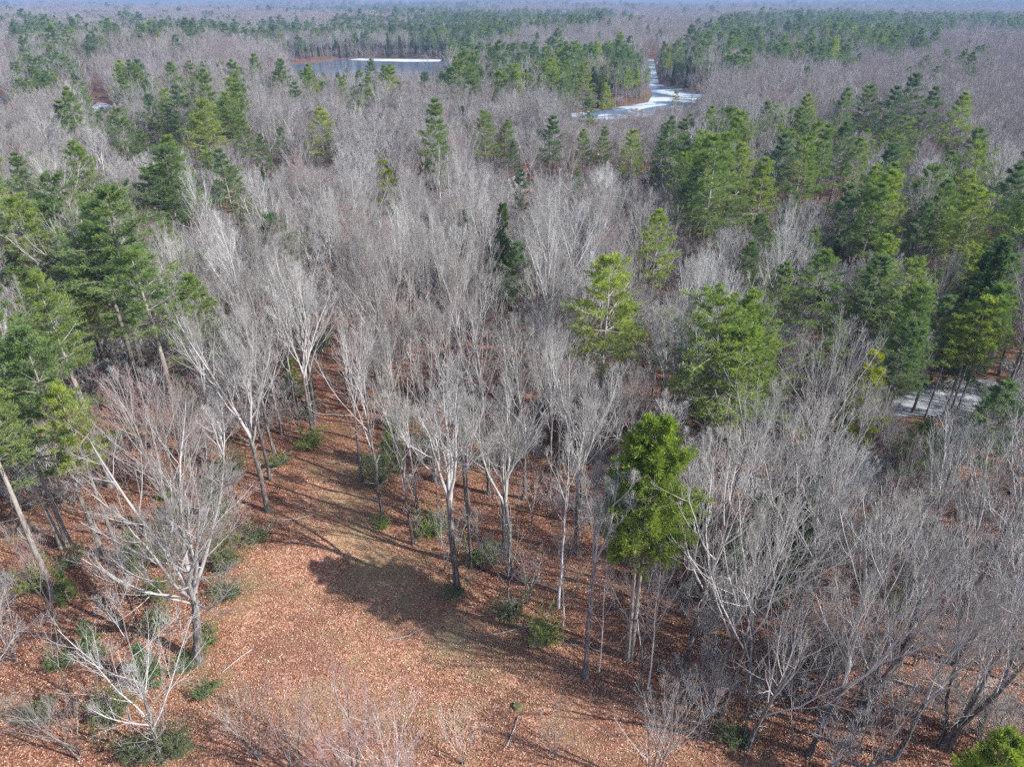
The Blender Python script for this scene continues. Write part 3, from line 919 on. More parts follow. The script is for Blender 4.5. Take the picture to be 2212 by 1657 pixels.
# conifers one can point at: (top u, top v, height, prototype, width, label)
CON = [
    ('white_pine', 20, 415, 20, 'pine0', 1.0, 'dense green pine cut by the left edge of the photo, above the needle-thin grey one'),
    ('white_pine', 22, 332, 17, 'pine1', 1.0, 'pale green pine at the left edge, topmost of the pines there'),
    ('white_pine', 158, 308, 18, 'pine4', 1.0, 'yellow-green pine standing alone left of the large dark pine group'),
    ('white_pine', 250, 228, 19, 'pine0', 1.1, 'layered pine at the left end of the big pine group near the small pool'),
    ('white_pine', 318, 208, 19, 'pine3', 1.0, 'second pine from the left end of the big pine group, darker top'),
    ('white_pine', 385, 190, 21, 'pine5', 1.1, 'tallest blue-green pine in the middle of the big pine group'),
    ('white_pine', 425, 215, 21, 'pine6', 1.0, 'broad pine in front of the tallest one in the big pine group'),
    ('white_pine', 482, 200, 19, 'pine2', 1.0, 'yellow-topped pine at the right side of the big pine group'),
    ('white_pine', 515, 250, 16, 'pine1', 1.0, 'leaning pine with a tail of low branches right of the big pine group'),
    ('white_pine', 562, 292, 14, 'pine4', .9, 'low yellow-green pine below the leaning pine'),
    ('white_pine', 330, 312, 21, 'pine6', 1.25, 'very broad bright pine with layered limbs below the big pine group'),
    ('white_pine', 478, 328, 18, 'pine5', 1.1, 'bushy blue-green pine right of the very broad bright pine'),
    ('white_pine', 605, 278, 14, 'pine3', .9, 'small dark pine between two grey crowns left of the round-topped pine'),
    ('white_pine', 690, 236, 19, 'pine4', 1.2, 'round-topped olive pine standing alone among grey crowns'),
    ('white_pine', 932, 216, 23, 'pine1', 1.0, 'tall narrow pine in two tiers standing alone above the middle of the wood'),
    ('white_pine', 955, 330, 13, 'pine3', .8, 'small shaded pine at the foot of the tall two-tier pine'),
    ('white_pine', 1048, 236, 18, 'pine0', 1.0, 'green pine right of the tall two-tier pine, left one of a pair'),
    ('white_pine', 1095, 262, 15, 'pine4', .9, 'yellower right one of the pair of pines beside the tall two-tier pine'),
    ('white_pine', 1190, 254, 18, 'pine5', 1.1, 'dark rounded pine below the bend of the frozen river'),
    ('white_pine', 1262, 282, 14, 'pine4', .9, 'yellow-green pine at the left of the row below the river bend'),
    ('white_pine', 1303, 275, 15, 'pine1', .9, 'slim pine second in the row below the river bend'),
    ('white_pine', 1368, 276, 17, 'pine0', 1.0, 'olive pine third in the row below the river bend'),
    ('white_pine', 1428, 302, 16, 'pine5', .9, 'blue-green pine last in the row below the river bend'),
    ('white_pine', 1108, 308, 13, 'pine3', .7, 'small dark pine above the white-barked bare crown'),
    ('white_pine', 1130, 368, 14, 'pine5', .8, 'blue-green pine tuft just behind the white-barked bare crown'),
    ('white_pine', 828, 350, 14, 'yellow', 1.0, 'narrow yellow pine leaning among grey crowns in the middle of the wood'),
    ('hemlock', 566, 360, 13, 'hem1', .55, 'narrow near-black spire between pale crowns left of the yellow pine'),
    ('white_pine', 1245, 366, 11, 'pine5', .9, 'small green pine tip alone among grey crowns in mid-wood'),
    ('white_pine', 1548, 282, 24, 'pine0', 1.15, 'tallest pine of the right-hand slope, full green cone'),
    ('white_pine', 1505, 372, 18, 'pine3', 1.0, 'dull green pine left of the foot of the tallest slope pine'),
    ('white_pine', 1605, 312, 18, 'pine4', 1.0, 'yellow-green pine touching the right side of the tallest slope pine'),
    ('white_pine', 1660, 345, 18, 'pine1', 1.0, 'bright pine with yellow tips two trees right of the tallest slope pine'),
    ('white_pine', 1690, 292, 19, 'pine5', 1.0, 'blue-green pine at the left of the upper slope row'),
    ('white_pine', 1742, 290, 19, 'pine0', 1.0, 'dark-fronted pine in the middle of the upper slope row'),
    ('white_pine', 1785, 272, 20, 'pine1', .9, 'pointed pine in the upper slope row with bare stem showing'),
    ('white_pine', 1830, 266, 20, 'pine3', .9, 'tall grey-green pine in the upper slope row'),
    ('white_pine', 1862, 300, 18, 'pine4', 1.0, 'yellow-green pine at the right of the upper slope row'),
    ('white_pine', 1830, 195, 20, 'pine5', 1.0, 'dark pine leaning left at the left end of the island of pines'),
    ('white_pine', 1882, 180, 21, 'pine0', 1.0, 'layered pine near the left end of the island of pines'),
    ('white_pine', 1932, 190, 21, 'pine5', 1.0, 'dense blue-green pine in the island of pines'),
    ('white_pine', 1978, 163, 23, 'pine3', 1.0, 'highest pine of the island of pines, thin top above the rest'),
    ('white_pine', 2025, 192, 21, 'pine5', 1.0, 'dark full pine right of the highest one in the island of pines'),
    ('white_pine', 2085, 202, 21, 'pine4', 1.0, 'yellow-lit pine at the right end of the island of pines'),
    ('white_pine', 1965, 250, 18, 'pine0', 1.0, 'front pine at the foot of the island of pines'),
    ('white_pine', 1425, 460, 16, 'pine4', 1.05, 'bright layered pine above the mid-wood, left of the shaded thicket'),
    ('hemlock', 1000, 452, 13, 'hem0', 1.1, 'broad black-green hemlock behind three pale trunks'),
    ('hemlock', 1087, 435, 16, 'hem0', .85, 'taller black-green hemlock right of the three pale trunks'),
    ('hemlock', 1348, 388, 13, 'hem1', .7, 'dim dark hemlock sunk among grey crowns above the mid-wood pines'),
    ('cedar', 1050, 516, 8, 'hem1', 1.2, 'small rounded green cedar at the foot of the black-green hemlocks'),
    ('white_pine', 1125, 526, 14, 'pine5', 1.0, 'blue-green pine just below the white-barked bare crown'),
    ('white_pine', 1318, 540, 20, 'pine0', 1.1, 'large full green pine in the middle of the right half'),
    ('white_pine', 1358, 652, 11, 'pine4', 1.1, 'lower lime-green pine at the foot of the large full pine'),
    ('white_pine', 1628, 525, 13, 'pine4', .95, 'umbrella-topped yellow-green pine on a thin bare stem'),
    ('white_pine', 1702, 565, 13, 'pine1', .95, 'open small pine between the umbrella-topped pine and the lime pine'),
    ('white_pine', 1785, 546, 16, 'pine4', 1.1, 'lime-green round pine on the right slope'),
    ('white_pine', 1600, 645, 19, 'pine6', 1.25, 'dark green twin-headed pine, left half of the big pair on the right'),
    ('white_pine', 1665, 645, 18, 'pine2', 1.1, 'brighter right half of the big twin-headed pair'),
    ('white_pine', 1590, 745, 12, 'pine4', 1.2, 'low lime-fronted pine under the big twin-headed pair'),
    ('white_pine', 1895, 768, 12, 'yellow', 1.0, 'golden-yellow narrow pine beside the grey frozen pond'),
    ('white_pine', 1830, 402, 17, 'pine5', 1.0, 'blue-green pine left of the grey dome-shaped crown on the right'),
    ('white_pine', 1900, 395, 18, 'pine1', 1.0, 'olive pine just right of the blue-green one above the grey dome crown'),
    ('white_pine', 2010, 440, 15, 'pine5', 1.1, 'dark round pine below the mauve dome-shaped crown on the right'),
    ('white_pine', 2050, 390, 17, 'pine4', 1.0, 'yellow-tipped pine behind the mauve dome-shaped crown'),
    ('white_pine', 2125, 398, 18, 'pine0', 1.1, 'broad pine right of the mauve dome-shaped crown'),
    ('white_pine', 2190, 362, 18, 'pine5', 1.1, 'dark pine at the right edge above the broad pine'),
    ('hemlock', 2180, 512, 19, 'hem0', .8, 'dark pointed hemlock near the right edge'),
    ('hemlock', 2140, 545, 15, 'hem0', .9, 'shadowed hemlock left of the dark pointed one near the right edge'),
    ('cedar', 1815, 510, 10, 'cedar1', .9, 'small pointed olive cedar behind the lime-green round pine'),
    ('white_pine', 1905, 560, 16, 'pine3', 1.1, 'grey-green pine right of the lime-green round pine'),
    ('white_pine', 1880, 610, 12.5, 'pine4', 1.0, 'lighter olive pine in front of the grey-green pine'),
    ('white_pine', 1985, 622, 17, 'pine1', 1.1, 'layered yellow-green pine left of the open grove by the frozen pond'),
    ('white_pine', 1965, 700, 14, 'pine5', 1.05, 'tall pine on bare stems at the left of the grove by the frozen pond'),
    ('white_pine', 2055, 640, 14, 'pine3', 1.0, 'dark pine behind the grove by the frozen pond'),
    
    ('white_pine', 2150, 625, 15, 'pine4', 1.0, 'light green pine at the right of the grove by the frozen pond'),
    ('white_pine', 1810, 690, 10, 'pine4', 1.2, 'low bright pine in the hollow right of the big twin-headed pair'),
    ('white_pine', 2185, 825, 13.5, 'pine5', 1.15, 'broad blue-green pine at the right edge below the frozen pond'),
    ('white_pine', 2012, 912, 9, 'pine4', 1.25, 'round soft green pine left of the broad blue-green pine at the right edge'),
    ('white_pine', 175, 412, 23, 'pinetall', 1.35, 'largest pine of the left side, grey-green crown on pale forked trunks'),
    ('white_pine', 285, 540, 20, 'pinetall2', 1.4, 'tall pine with long flat limbs right of the largest left pine'),
    ('white_pine', 412, 602, 16, 'pine4', 1.1, 'bright green lower pine beside the long-limbed left pine'),
    ('white_pine', 100, 640, 16, 'pine3', 1.1, 'spreading thin-needled pine below the largest left pine'),
    ('white_pine', 35, 720, 20, 'pine4', .95, 'bright green pine filling the left edge at mid-height'),
    ('white_pine', 120, 830, 17, 'pinetall2', .8, 'low-limbed pine with fans of green in front of the left edge pine'),
    ('white_pine', 2200, 1590, 9, 'corner', 1.0, 'bright green pine top poking in at the bottom right corner'),
]
for nm, u, v, h, key, wd, lb in CON:
    put(nm, key, top_loc(u, v, h), h, lb, wide=wd)
# conifers whose foot shows: (base u, v, height)
put('white_pine', 'hero', base_loc(1355, 1412), 20.5, 'bright green pine with twin dark trunks at the edge of the clearing', wide=.96, tilt=(0, -.05))
put('white_pine', 'young', top_loc(1463, 194, 8), 8, 'small lone pine in front of the frozen river', wide=1.0)
put('white_pine', 'pinetall2', base_loc(121, 1292), 21, 'pine with thick pale trunk slanting up from the lower left, few needles', wide=.9)
put('white_pine', 'pinetall', base_loc(148, 1182), 22, 'pine with forked dark-footed trunk behind the slanting pale trunk', wide=.9)
put('white_pine', 'pinetall2', base_loc(240, 1050), 21, 'pine on close-set brown trunks left of the grey crowns', wide=.85)

PROTO['pinehigh'] = conifer('high_pine', 216, h=18, r=.17, rad=3.9, cb=.55, leaf=M_PINE, ragged=.3)
put('white_pine', 'pinehigh', base_loc(1998, 904), 13, 'left one of three pines on long bare stems in front of the frozen pond')
put('white_pine', 'pinehigh', base_loc(2036, 903), 15, 'middle one of three pines on long bare stems in front of the frozen pond')
put('white_pine', 'pinehigh', base_loc(2062, 901), 16, 'right one of three pines on long bare stems in front of the frozen pond')
# bare trees whose foot shows: (kind, base u, v, height, prototype, width, label)
BARE = [
    ('maple_tree', 427, 1430, 19.5, 'maple', 1.05, 'wide spreading bare maple with low crooked limbs at the left edge of the clearing', (0, 0.13)),
    ('bare_tree', 579, 1104, 20, 'bare7', .95, 'straight bare tree with one long level limb left of the grassy track', (0, 0)),
    ('bare_tree', 480, 1004, 17, 'bare5', .9, 'thin straight bare tree behind the spreading maple', (0, 0)),
    ('bare_tree', 405, 1195, 17, 'clump1', .95, 'fan-shaped reddish-grey tree right behind the spreading maple', (0, 0)),
    ('bare_tree', 350, 1640, 13, 'spread', 1.0, 'forked bare tree rising from the green bushes at the bottom left', (0, 0)),
    ('bare_tree', 172, 1640, 8.5, 'spread', .6, 'half-dead crooked pale tree leaning left at the bottom left', (0.05, -.2)),
    ('bare_tree', 781, 1038, 17, 'bare4', .9, 'slim bare tree at the right side of the grassy track, foot in its shadow', (0, 0)),
    ('bare_tree', 829, 1126, 18, 'bare0', .95, 'bare tree with low drooping twigs right of the grassy track', (0, 0)),
    ('bare_tree', 893, 1175, 16, 'bare2', .8, 'low-branched bare tree just above the shaded turf', (0, 0)),
    ('bare_tree', 988, 1283, 20, 'bare3', 1.05, 'tall bare tree with a high many-armed fork above the shaded turf', (0, 0)),
    ('bare_tree', 1018, 1226, 18, 'bare5', .75, 'thin dark-stemmed tree just right of the many-armed one', (0, 0)),
    ('bare_tree', 1101, 1341, 9, 'grey0', 1.1, 'short bushy bare tree beside a green shrub at the clearing edge', (0, 0)),
    ('bare_tree', 1106, 1251, 18.5, 'bare1', .95, 'bare tree with black lower trunk and pale fork in the middle', (0, 0)),
    ('birch', 1206, 1312, 15, 'birch1', .9, 'white birch with a slightly leaning stem at the clearing edge', (0, 0)),
    ('birch', 1216, 1350, 12, 'birch0', .7, 'thin pale stem standing just in front of the white birch', (0, 0)),
    ('bare_tree', 1264, 1462, 19, 'bare5', 1.0, 'tall dark-footed bare tree standing furthest into the clearing', (0, 0)),
    ('bare_tree', 1294, 1451, 12, 'birch0', .6, 'thin crooked stem beside the tall dark-footed tree', (0, 0)),
    ('bare_tree', 1130, 1077, 18, 'bare6', .9, 'dark-stemmed tree behind the pale fork, in open leaf litter', (0, 0)),
    ('bare_tree', 1242, 1195, 19, 'bare7', 1.0, 'thick-stemmed bare tree left behind the bright twin-trunked pine', (0, 0)),
    ('bare_tree', 1399, 1488, 13, 'birch0', .7, 'slim bare tree just right of the bright twin-trunked pine', (0, 0)),
    ('bare_tree', 1381, 1473, 11, 'grey0', 1.0, 'spindly bare tree at the foot of the bright twin-trunked pine', (0, 0)),
    ('bare_tree', 1475, 1453, 19, 'bare8', 1.0, 'leaning pale-topped tree right of the bright pine', (0, .06)),
    ('bare_tree', 1531, 1534, 17, 'bare4', .9, 'dark-trunked bare tree, left of two on the lower right slope', (0, .03)),
    ('bare_tree', 1556, 1549, 17, 'bare2', .9, 'dark-trunked bare tree, right of two on the lower right slope', (0, .03)),
    ('bare_tree', 1612, 1612, 15, 'clump0', .9, 'pair of dark crossing trunks with low twiggy crown near the bottom right', (0, .02)),
    ('bare_tree', 1748, 1629, 16, 'bare1', .9, 'leaning dark trunk among brush at the bottom right', (0, .02)),
    ('bare_tree', 1802, 1463, 17, 'bare3', 1.05, 'forked tree leaning right over the orange leaf patch', (0, .03)),
    ('bare_tree', 1850, 1560, 16, 'clump1', .9, 'fan of pale stems in the lower right brush', (0, .02)),
    ('bare_tree', 1930, 1640, 15, 'bare6', .9, 'crooked bare tree at the bottom edge left of the corner pine', (0, .03)),
    ('bare_tree', 2037, 1612, 17, 'clump2', 1.0, 'tall wavy-stemmed clump left of the corner pine', (0, .03)),
    ('bare_tree', 2060, 1430, 17, 'clump0', 1.0, 'wavy pale-stemmed clump in the right-hand brush', (0, .02)),
    ('bare_tree', 2150, 1390, 16, 'bare2', 1.0, 'bare tree near the right edge above the corner pine', (0, .02)),
    ('bare_tree', 1739, 1058, 16, 'clump2', 1.1, 'rounded fan-shaped grey tree right of the bright pine', (0, 0)),
    ('bare_tree', 1822, 1063, 12, 'bare3', .8, 'dark leaning broken trunk with stubby limbs below the frozen pond', (0, .03)),
    ('bare_tree', 1640, 1330, 18, 'bare0', 1.0, 'grey tree standing over the dark green thicket', (0, .03)),
    ('bare_tree', 1690, 1410, 17, 'bare5', .9, 'slender pale tree right of the dark green thicket', (0, .03)),
    ('bare_tree', 1590, 1260, 18, 'bare6', 1.0, 'wide grey crown behind the leaning pale-topped tree', (0, 0)),
    ('bare_tree', 1960, 1300, 16, 'bare4', 1.0, 'pale tree above the wavy-stemmed clumps', (0, 0)),
    ('bare_tree', 1406, 1700, 9, 'clump2', .8, 'low fan of pale stems at the bottom edge right of centre', (0, 0)),
    ('bare_tree', 1108, 532, 14, 'white', 1.0, 'white-barked tree with a dense pale crown right of the black-green hemlocks', (0, 0)),
    ('birch', 954, 570, 19, 'birch0', .9, 'left one of three tall pale birches in front of the black-green hemlocks', (0, 0)),
    ('birch', 976, 561, 18, 'birch1', .8, 'middle one of three tall pale birches in front of the black-green hemlocks', (0, 0)),
    ('birch', 1001, 556, 19, 'birch0', .85, 'right one of three tall pale birches in front of the black-green hemlocks', (0, 0)),
    ('sapling', 760, 1720, 8.5, 'red0', 1.2, 'large reddish-budded thicket tree at the bottom centre', (0, 0)),
    ('sapling', 640, 1680, 6.5, 'red1', 1.1, 'smaller reddish twiggy sapling left of the bottom-centre thicket', (0, 0)),
    ('sapling', 560, 1640, 6, 'grey1', 1.0, 'thin grey sapling standing on the leaf litter at the bottom', (0, 0)),
    ('sapling', 860, 1760, 8, 'red0', 1.1, 'reddish thicket tree cut by the bottom edge near the centre', (0, 0)),
    ('sapling', 1000, 1650, 4.5, 'grey1', 1.0, 'small grey sapling on the open leaf litter near the bottom', (0, 0)),
    ('sapling', 1195, 1640, 4.5, 'grey1', .9, 'small sapling with dark thin twigs at the lower middle', (0, 0)),
]
for nm, u, v, h, key, wd, lb, tl in BARE:
    if v > 1657:
        p = at(u, v, 0)
        loc = (p[0], p[1], tz(p[0], p[1]))
    else:
        loc = base_loc(u, v)
    o = put(nm, key, loc, h, lb, wide=wd, tilt=tl, rz=None if nm != 'maple_tree' else 0.6)
    if tl != (0, 0):
        o.rotation_mode = 'ZXY' if False else 'XYZ'
        # lean stays in world axes, spin about the stem
        from mathutils import Euler, Matrix
        q = Euler((tl[0], tl[1], 0)).to_matrix() @ Euler((0, 0, random.uniform(0, 6.28))).to_matrix()
        o.rotation_euler = q.to_euler()

# ---------------------------------------------------------------- the rest of the wood
# pixel polygons no tree may cover (water you can see) and where no tree stands (clearing, track)
SEE = [
    [(640, 150), (640, 136), (735, 127), (960, 127), (945, 154), (880, 148), (800, 146), (700, 154)],
    [(1404, 150), (1412, 150), (1424, 182), (1512, 203), (1500, 214), (1420, 226), (1340, 238), (1240, 256), (1238, 248), (1300, 240), (1405, 222), (1412, 195)],
    [(200, 207), (225, 203), (240, 210), (238, 226), (205, 228)],
    [(-10, 208), (12, 210), (12, 216), (-10, 218)],
    [(1960, 880), (2020, 842), (2140, 828), (2140, 850), (2060, 895), (1975, 915)],
]
NOBASE = [
    [(380, 1760), (400, 1480), (455, 1320), (540, 1200), (640, 1030), (690, 960), (690, 860), (680, 700), (740, 700), (770, 860), (780, 1000), (850, 1130), (960, 1250), (1080, 1360), (1250, 1480), (1400, 1580), (1600, 1800)],
    [(-500, 1150), (330, 1100), (520, 1180), (430, 1400), (330, 1760), (-500, 1760)],
    [(150, 960), (300, 850), (420, 880), (470, 960), (330, 1040), (180, 1080)],
    [(1000, 880), (1060, 880), (1070, 1010), (1000, 1040)],
    [(1740, 1350), (1850, 1330), (1900, 1430), (1800, 1460)],
]
# conifer density in the picture: (polygon, share)
CD = [
    ([(0, 48), (250, 55), (500, 60), (760, 62), (760, 100), (480, 100), (250, 90), (0, 100)], .62),
    ([(745, 42), (1000, 34), (1340, 28), (1330, 55), (1120, 80), (1090, 126), (745, 124)], .85),
    ([(1581, 42), (1756, 34), (1931, 42), (2230, 40), (2230, 72), (2021, 75), (1956, 120), (1856, 145), (1681, 150), (1556, 178), (1430, 178), (1418, 140), (1496, 100), (1546, 62)], .85),
    ([(1130, 120), (1400, 118), (1408, 225), (1180, 232)], .8),
    ([(930, 130), (1140, 120), (1180, 232), (930, 212)], .45),
    ([(430, 150), (940, 150), (940, 232), (600, 240), (430, 220)], .22),
    ([(0, 100), (220, 110), (200, 225), (0, 230)], .4),
    ([(190, 185), (520, 185), (560, 300), (200, 320)], .3),
    ([(560, 8), (1050, 18), (1000, 34), (600, 26)], .75),
    ([(1440, 290), (1900, 260), (2230, 330), (2230, 720), (1900, 720), (1750, 560), (1480, 520)], .45),
    ([(-50, 420), (200, 430), (260, 700), (-50, 900)], .5),
    ([(600, 0), (2230, 0), (2230, 20), (600, 12)], .25),
]


def con_share(u, v):
    s_ = np.full(u.shape, 0.03)
    for p, a_ in CD:
        s_ = np.where(inpoly(u, v, p), np.maximum(s_, a_), s_)
    return s_


def candidates(d0, d1, sp, rg, xs=0.80, pad=14):
    """jittered grid between two distances inside the widened field of view"""
    W_ = d1 * xs + pad
    gx = np.arange(-W_, W_, sp)
    gy = np.arange(max(d0 * 0.5, 14), d1, sp)
    x, y = np.meshgrid(gx, gy)
    x = x.ravel() + rg.uniform(-.48, .48, x.size) * sp
    y = y.ravel() + rg.uniform(-.48, .48, y.size) * sp
    d = np.hypot(x, y)
    k = (d >= d0) & (d < d1) & (np.abs(x) < y * xs + pad)
    return x[k], y[k]


def allowed(x, y, h, cw=2.2, free=None):
    z = terrain(x, y)
    ok = np.ones(len(x), bool)
    for k, p in WATERS.items():
        ok &= ~inpoly(x, y, p)
    ub, vb, _ = proj(x, y, z)
    for p in NOBASE:
        ok &= ~inpoly(ub, vb, p)
    for fz in np.arange(0.05, 1.06, 0.07):
        for fx in (-1, -.5, 0, .5, 1):
            uu, vv, _ = proj(x + fx * cw * min(1, fz * 2), y, z + h * fz)
            for p in SEE:
                ok &= ~inpoly(uu, vv, p) if free is None else (free | ~inpoly(uu, vv, p))
    return ok, z


def clear_view(x, y, z, h):
    """leave out a tree that would stand right in front of one of the listed conifers"""
    ok = np.ones(len(x), bool)
    ut, vt, zt = proj(x, y, z + h)
    for cx, cy, ch in placed_con:
        if (cx, cy, ch) in NOCLEAR:
            continue
        cz = 0.0
        cu, cv, czc = proj(np.array([cx]), np.array([cy]), np.array([ch * .72]))
        _, cvb, _ = proj(np.array([cx]), np.array([cy]), np.array([ch * .42]))
        rp = (1.6 if (cx, cy, ch) in HALF else 4.2) * ch / 20 / czc[0] * F
        ok &= ~((zt < czc[0]) & (np.abs(ut - cu[0]) < rp) & (vt < cvb[0]) & (vt > cv[0] - 4.0 * rp))
        for q in (.88, .76, .64):
            uq, vq, _ = proj(x, y, z + h * q)
            ok &= ~((zt < czc[0]) & (np.abs(uq - cu[0]) < rp) & (vq < cvb[0]) & (vq > cv[0] - 1.2 * rp))
    return ok




def far_from(x, y, pts, dmin):
    ok = np.ones(len(x), bool)
    for q in pts:
        ok &= (np.hypot(x - q[0], y - q[1]) > dmin)
    return ok


bare, con = [], []      # rows x, y, z, h
for d0, d1, sp in ((30, 60, 4.2), (60, 120, 3.4), (120, 300, 4.4), (300, 700, 5.6), (700, 1500, 8.0), (1500, 3200, 14.0), (3200, 9800, 30.0)):
    x, y = candidates(d0, d1, sp, rng)
    h = rng.normal(16, 2.2, len(x)).clip(10, 21)
    if d0 >= 3200:
        h = h * 1.15
    ok = np.zeros(len(x), bool)
    h0 = h.copy()
    free = rng.random(len(x)) < .02
    for fac in (1, .85, .7, .56, .44, .33, .24, .16):
        td = ~ok
        hh = h0[td] * fac
        o1, z1 = allowed(x[td], y[td], hh * 1.12, 2.2 if d0 < 100 else 3.0 * fac + .3, (free[td] if d0 >= 120 else None))
        if d0 < 400:
            o1 &= clear_view(x[td], y[td], z1, hh)
        k_ = np.where(td)[0][o1]
        h[k_] = h0[k_] * fac
        ok[k_] = True
    z = terrain(x, y)
    ok &= h > 2.2
    if d1 <= 120:
        ok &= far_from(x, y, placed_bare, 2.4) & far_from(x, y, placed_con, 3.2)
    elif d1 <= 300:
        ok &= far_from(x, y, placed_con, 3.0)
    u, v, _ = proj(x, y, z + h)
    u2, v2, _ = proj(x, y, z + h * 0.7)
    u2 = u2 + 16 * np.sin(x * .06 + 1) + 14 * np.sin(y * .05) + 20 * np.sin(x * .013 + y * .017)
    v2 = v2 + 4 * np.sin(x * .045 + y * .03) + 3 * np.sin(x * .11)
    sh = con_share(u2, v2)
    # clumpiness
    cl = 0.5 + 0.5 * np.sin(x * 0.021 + 3 * np.sin(y * 0.011)) * np.cos(y * 0.017 + 2 * np.sin(x * 0.013))
    far = np.clip((np.hypot(x, y) - 500) / 1500, 0, 1)
    sh = np.where(sh < 0.1, sh * (0.3 + 2.5 * (cl > 0.75)) + far * 0.3 * (cl > 0.83), sh)
    sh = np.where(np.hypot(x, y) > 3000, 0.1 + 0.7 * (np.sin(x * .0021 + 2 * np.sin(y * .0013)) * np.cos(y * .0033 + x * .0007) > .35), sh)
    sh = np.where(sh > .3, sh * np.clip(.95 + .9 * np.sin(x * .05 + 2 * np.sin(y * .021)) * np.cos(y * .037 + x * .013), .25, 1.1), sh)
    # handmade area: random conifers only where the list leaves room
    isc = (rng.random(len(x)) < sh) & (h > 8)
    inner = np.hypot(x, y) < 75
    isc &= ~inner | (x < -30) | (x > 60)
    a = np.stack([x, y, z, h], 1)
    bare.append(a[ok & ~isc])
    a = a.copy()
    a[:, 3] *= np.where(h > 10, rng.uniform(0.95, 1.22, len(a)), 1)
    con.append(a[ok & isc])
bare = np.concatenate(bare)
con = np.concatenate(con)


def size_px(a):
    _, _, zc = proj(a[:, 0], a[:, 1], a[:, 2] + a[:, 3] * .6)
    u, v, _ = proj(a[:, 0], a[:, 1], a[:, 2] + a[:, 3])
    u1, v1, _ = proj(a[:, 0], a[:, 1], a[:, 2])
    vis = (u > -60) & (u < 2270) & (v < 1640) & (u1 > -300) & (u1 < 2500) & (v > -20)
    return np.where(vis, a[:, 3] / zc, 0), vis


def zone(u, v):
    """where in the photo a tree's crown shows, by what stands around it"""
    if v < 250:
        r = 'in the far wood'
    elif v < 420:
        r = 'in the upper wood below the river'
    elif v < 620:
        r = 'in the middle wood'
    elif v < 860:
        r = 'in the stand behind the clearing'
    else:
        r = 'in the near brush'
    return r


def sector(u, v):
    """the landmark nearest to a crown"""
    marks = [(60, 480, 'by the left edge pines'), (330, 360, 'under the very broad bright pine'), (480, 440, 'below the bushy blue-green pine'), (250, 650, 'beside the largest left pine'),
             (690, 380, 'below the round-topped olive pine'), (840, 480, 'around the narrow yellow pine'), (935, 400, 'under the tall two-tier pine'), (1060, 560, 'below the black-green hemlocks'),
             (1210, 430, 'around the small pine tip in mid-wood'), (1320, 640, 'around the large full green pine'), (1430, 560, 'below the bright layered pine'), (1550, 440, 'around the tallest slope pine'),
             (1640, 620, 'around the umbrella-topped pine'), (1600, 820, 'below the twin-headed pines'), (1800, 620, 'around the lime-green round pine'), (1830, 800, 'left of the golden-yellow pine'),
             (2000, 450, 'around the dark round pine on the right'), (2050, 680, 'in the grove by the frozen pond'), (2150, 950, 'around the right-edge blue-green pine'), (2180, 560, 'beside the dark pointed hemlock'),
             (700, 620, 'at the head of the grassy track'), (560, 820, 'left of the grassy track'), (800, 800, 'right of the grassy track'), (950, 720, 'in the dense stand at the centre'), (950, 900, 'in front of the dense centre stand'),
             (1130, 800, 'behind the black-trunked forked tree'), (1280, 850, 'left behind the bright twin-trunked pine'), (1500, 950, 'right behind the bright twin-trunked pine'), (1700, 1150, 'around the dark green thicket'),
             (1950, 1150, 'on the slope below the frozen pond'), (2080, 1300, 'in the right-hand brush'), (300, 880, 'behind the spreading maple'), (330, 1050, 'left of the spreading maple'), (120, 1000, 'among the slanting left trunks'),
             (1850, 300, 'among the upper slope row'), (1400, 330, 'among the row below the river bend'), (600, 300, 'among the leaning pines'), (1100, 330, 'above the white-barked bare crown'), (1700, 380, 'right of the tallest slope pine')]
    return min(marks, key=lambda q: (q[0] - u) ** 2 + (1.4 * (q[1] - v)) ** 2)[2]


def split(a, nmax):
    s_, vis = size_px(a)
    o_ = np.argsort(-s_)
    o_ = o_[s_[o_] > 0]
    ind = o_[:nmax]
    rest = np.ones(len(a), bool)
    rest[ind] = False
    return a[ind], a[rest]


NIND = 255
b_ind, b_rest = split(bare, NIND)
# brush along the shores
RS = np.random.default_rng(63)
for k_, n_ in (('pond', 2600), ('river', 2600), ('left_pool', 2000), ('far_left_pool', 700)):
    p_ = np.array(WATERS[k_])
    q_ = np.roll(p_, -1, 0)
    L_e = np.hypot(*(q_ - p_).T)
    i_ = RS.choice(len(p_), n_, p=L_e / L_e.sum())
    t_ = RS.random(n_)[:, None]
    xy = p_[i_] * (1 - t_) + q_[i_] * t_ + RS.normal(0, 7 if n_ > 2000 else 24, (n_, 2))
    h_ = RS.uniform(2.5, 7.5 if n_ > 2000 else 10, n_)
    dw = polydist(xy[:, 0], xy[:, 1], WATERS[k_])
    ok_, z_ = allowed(xy[:, 0], xy[:, 1], h_, 1.0)
    ok_ &= dw > 1.0
    b_rest = np.concatenate([b_rest, np.stack([xy[:, 0], xy[:, 1], z_, h_], 1)[ok_]])
c_ind, c_rest = split(con, 200)
bk = ['bare%d' % k for k in range(NB)] * 3 + ['clump0', 'clump1', 'birch0', 'birch1']
TONE = {'clump0': 'several-stemmed bare tree', 'clump1': 'several-stemmed bare tree', 'birch0': 'pale-stemmed birch', 'birch1': 'pale-stemmed birch'}
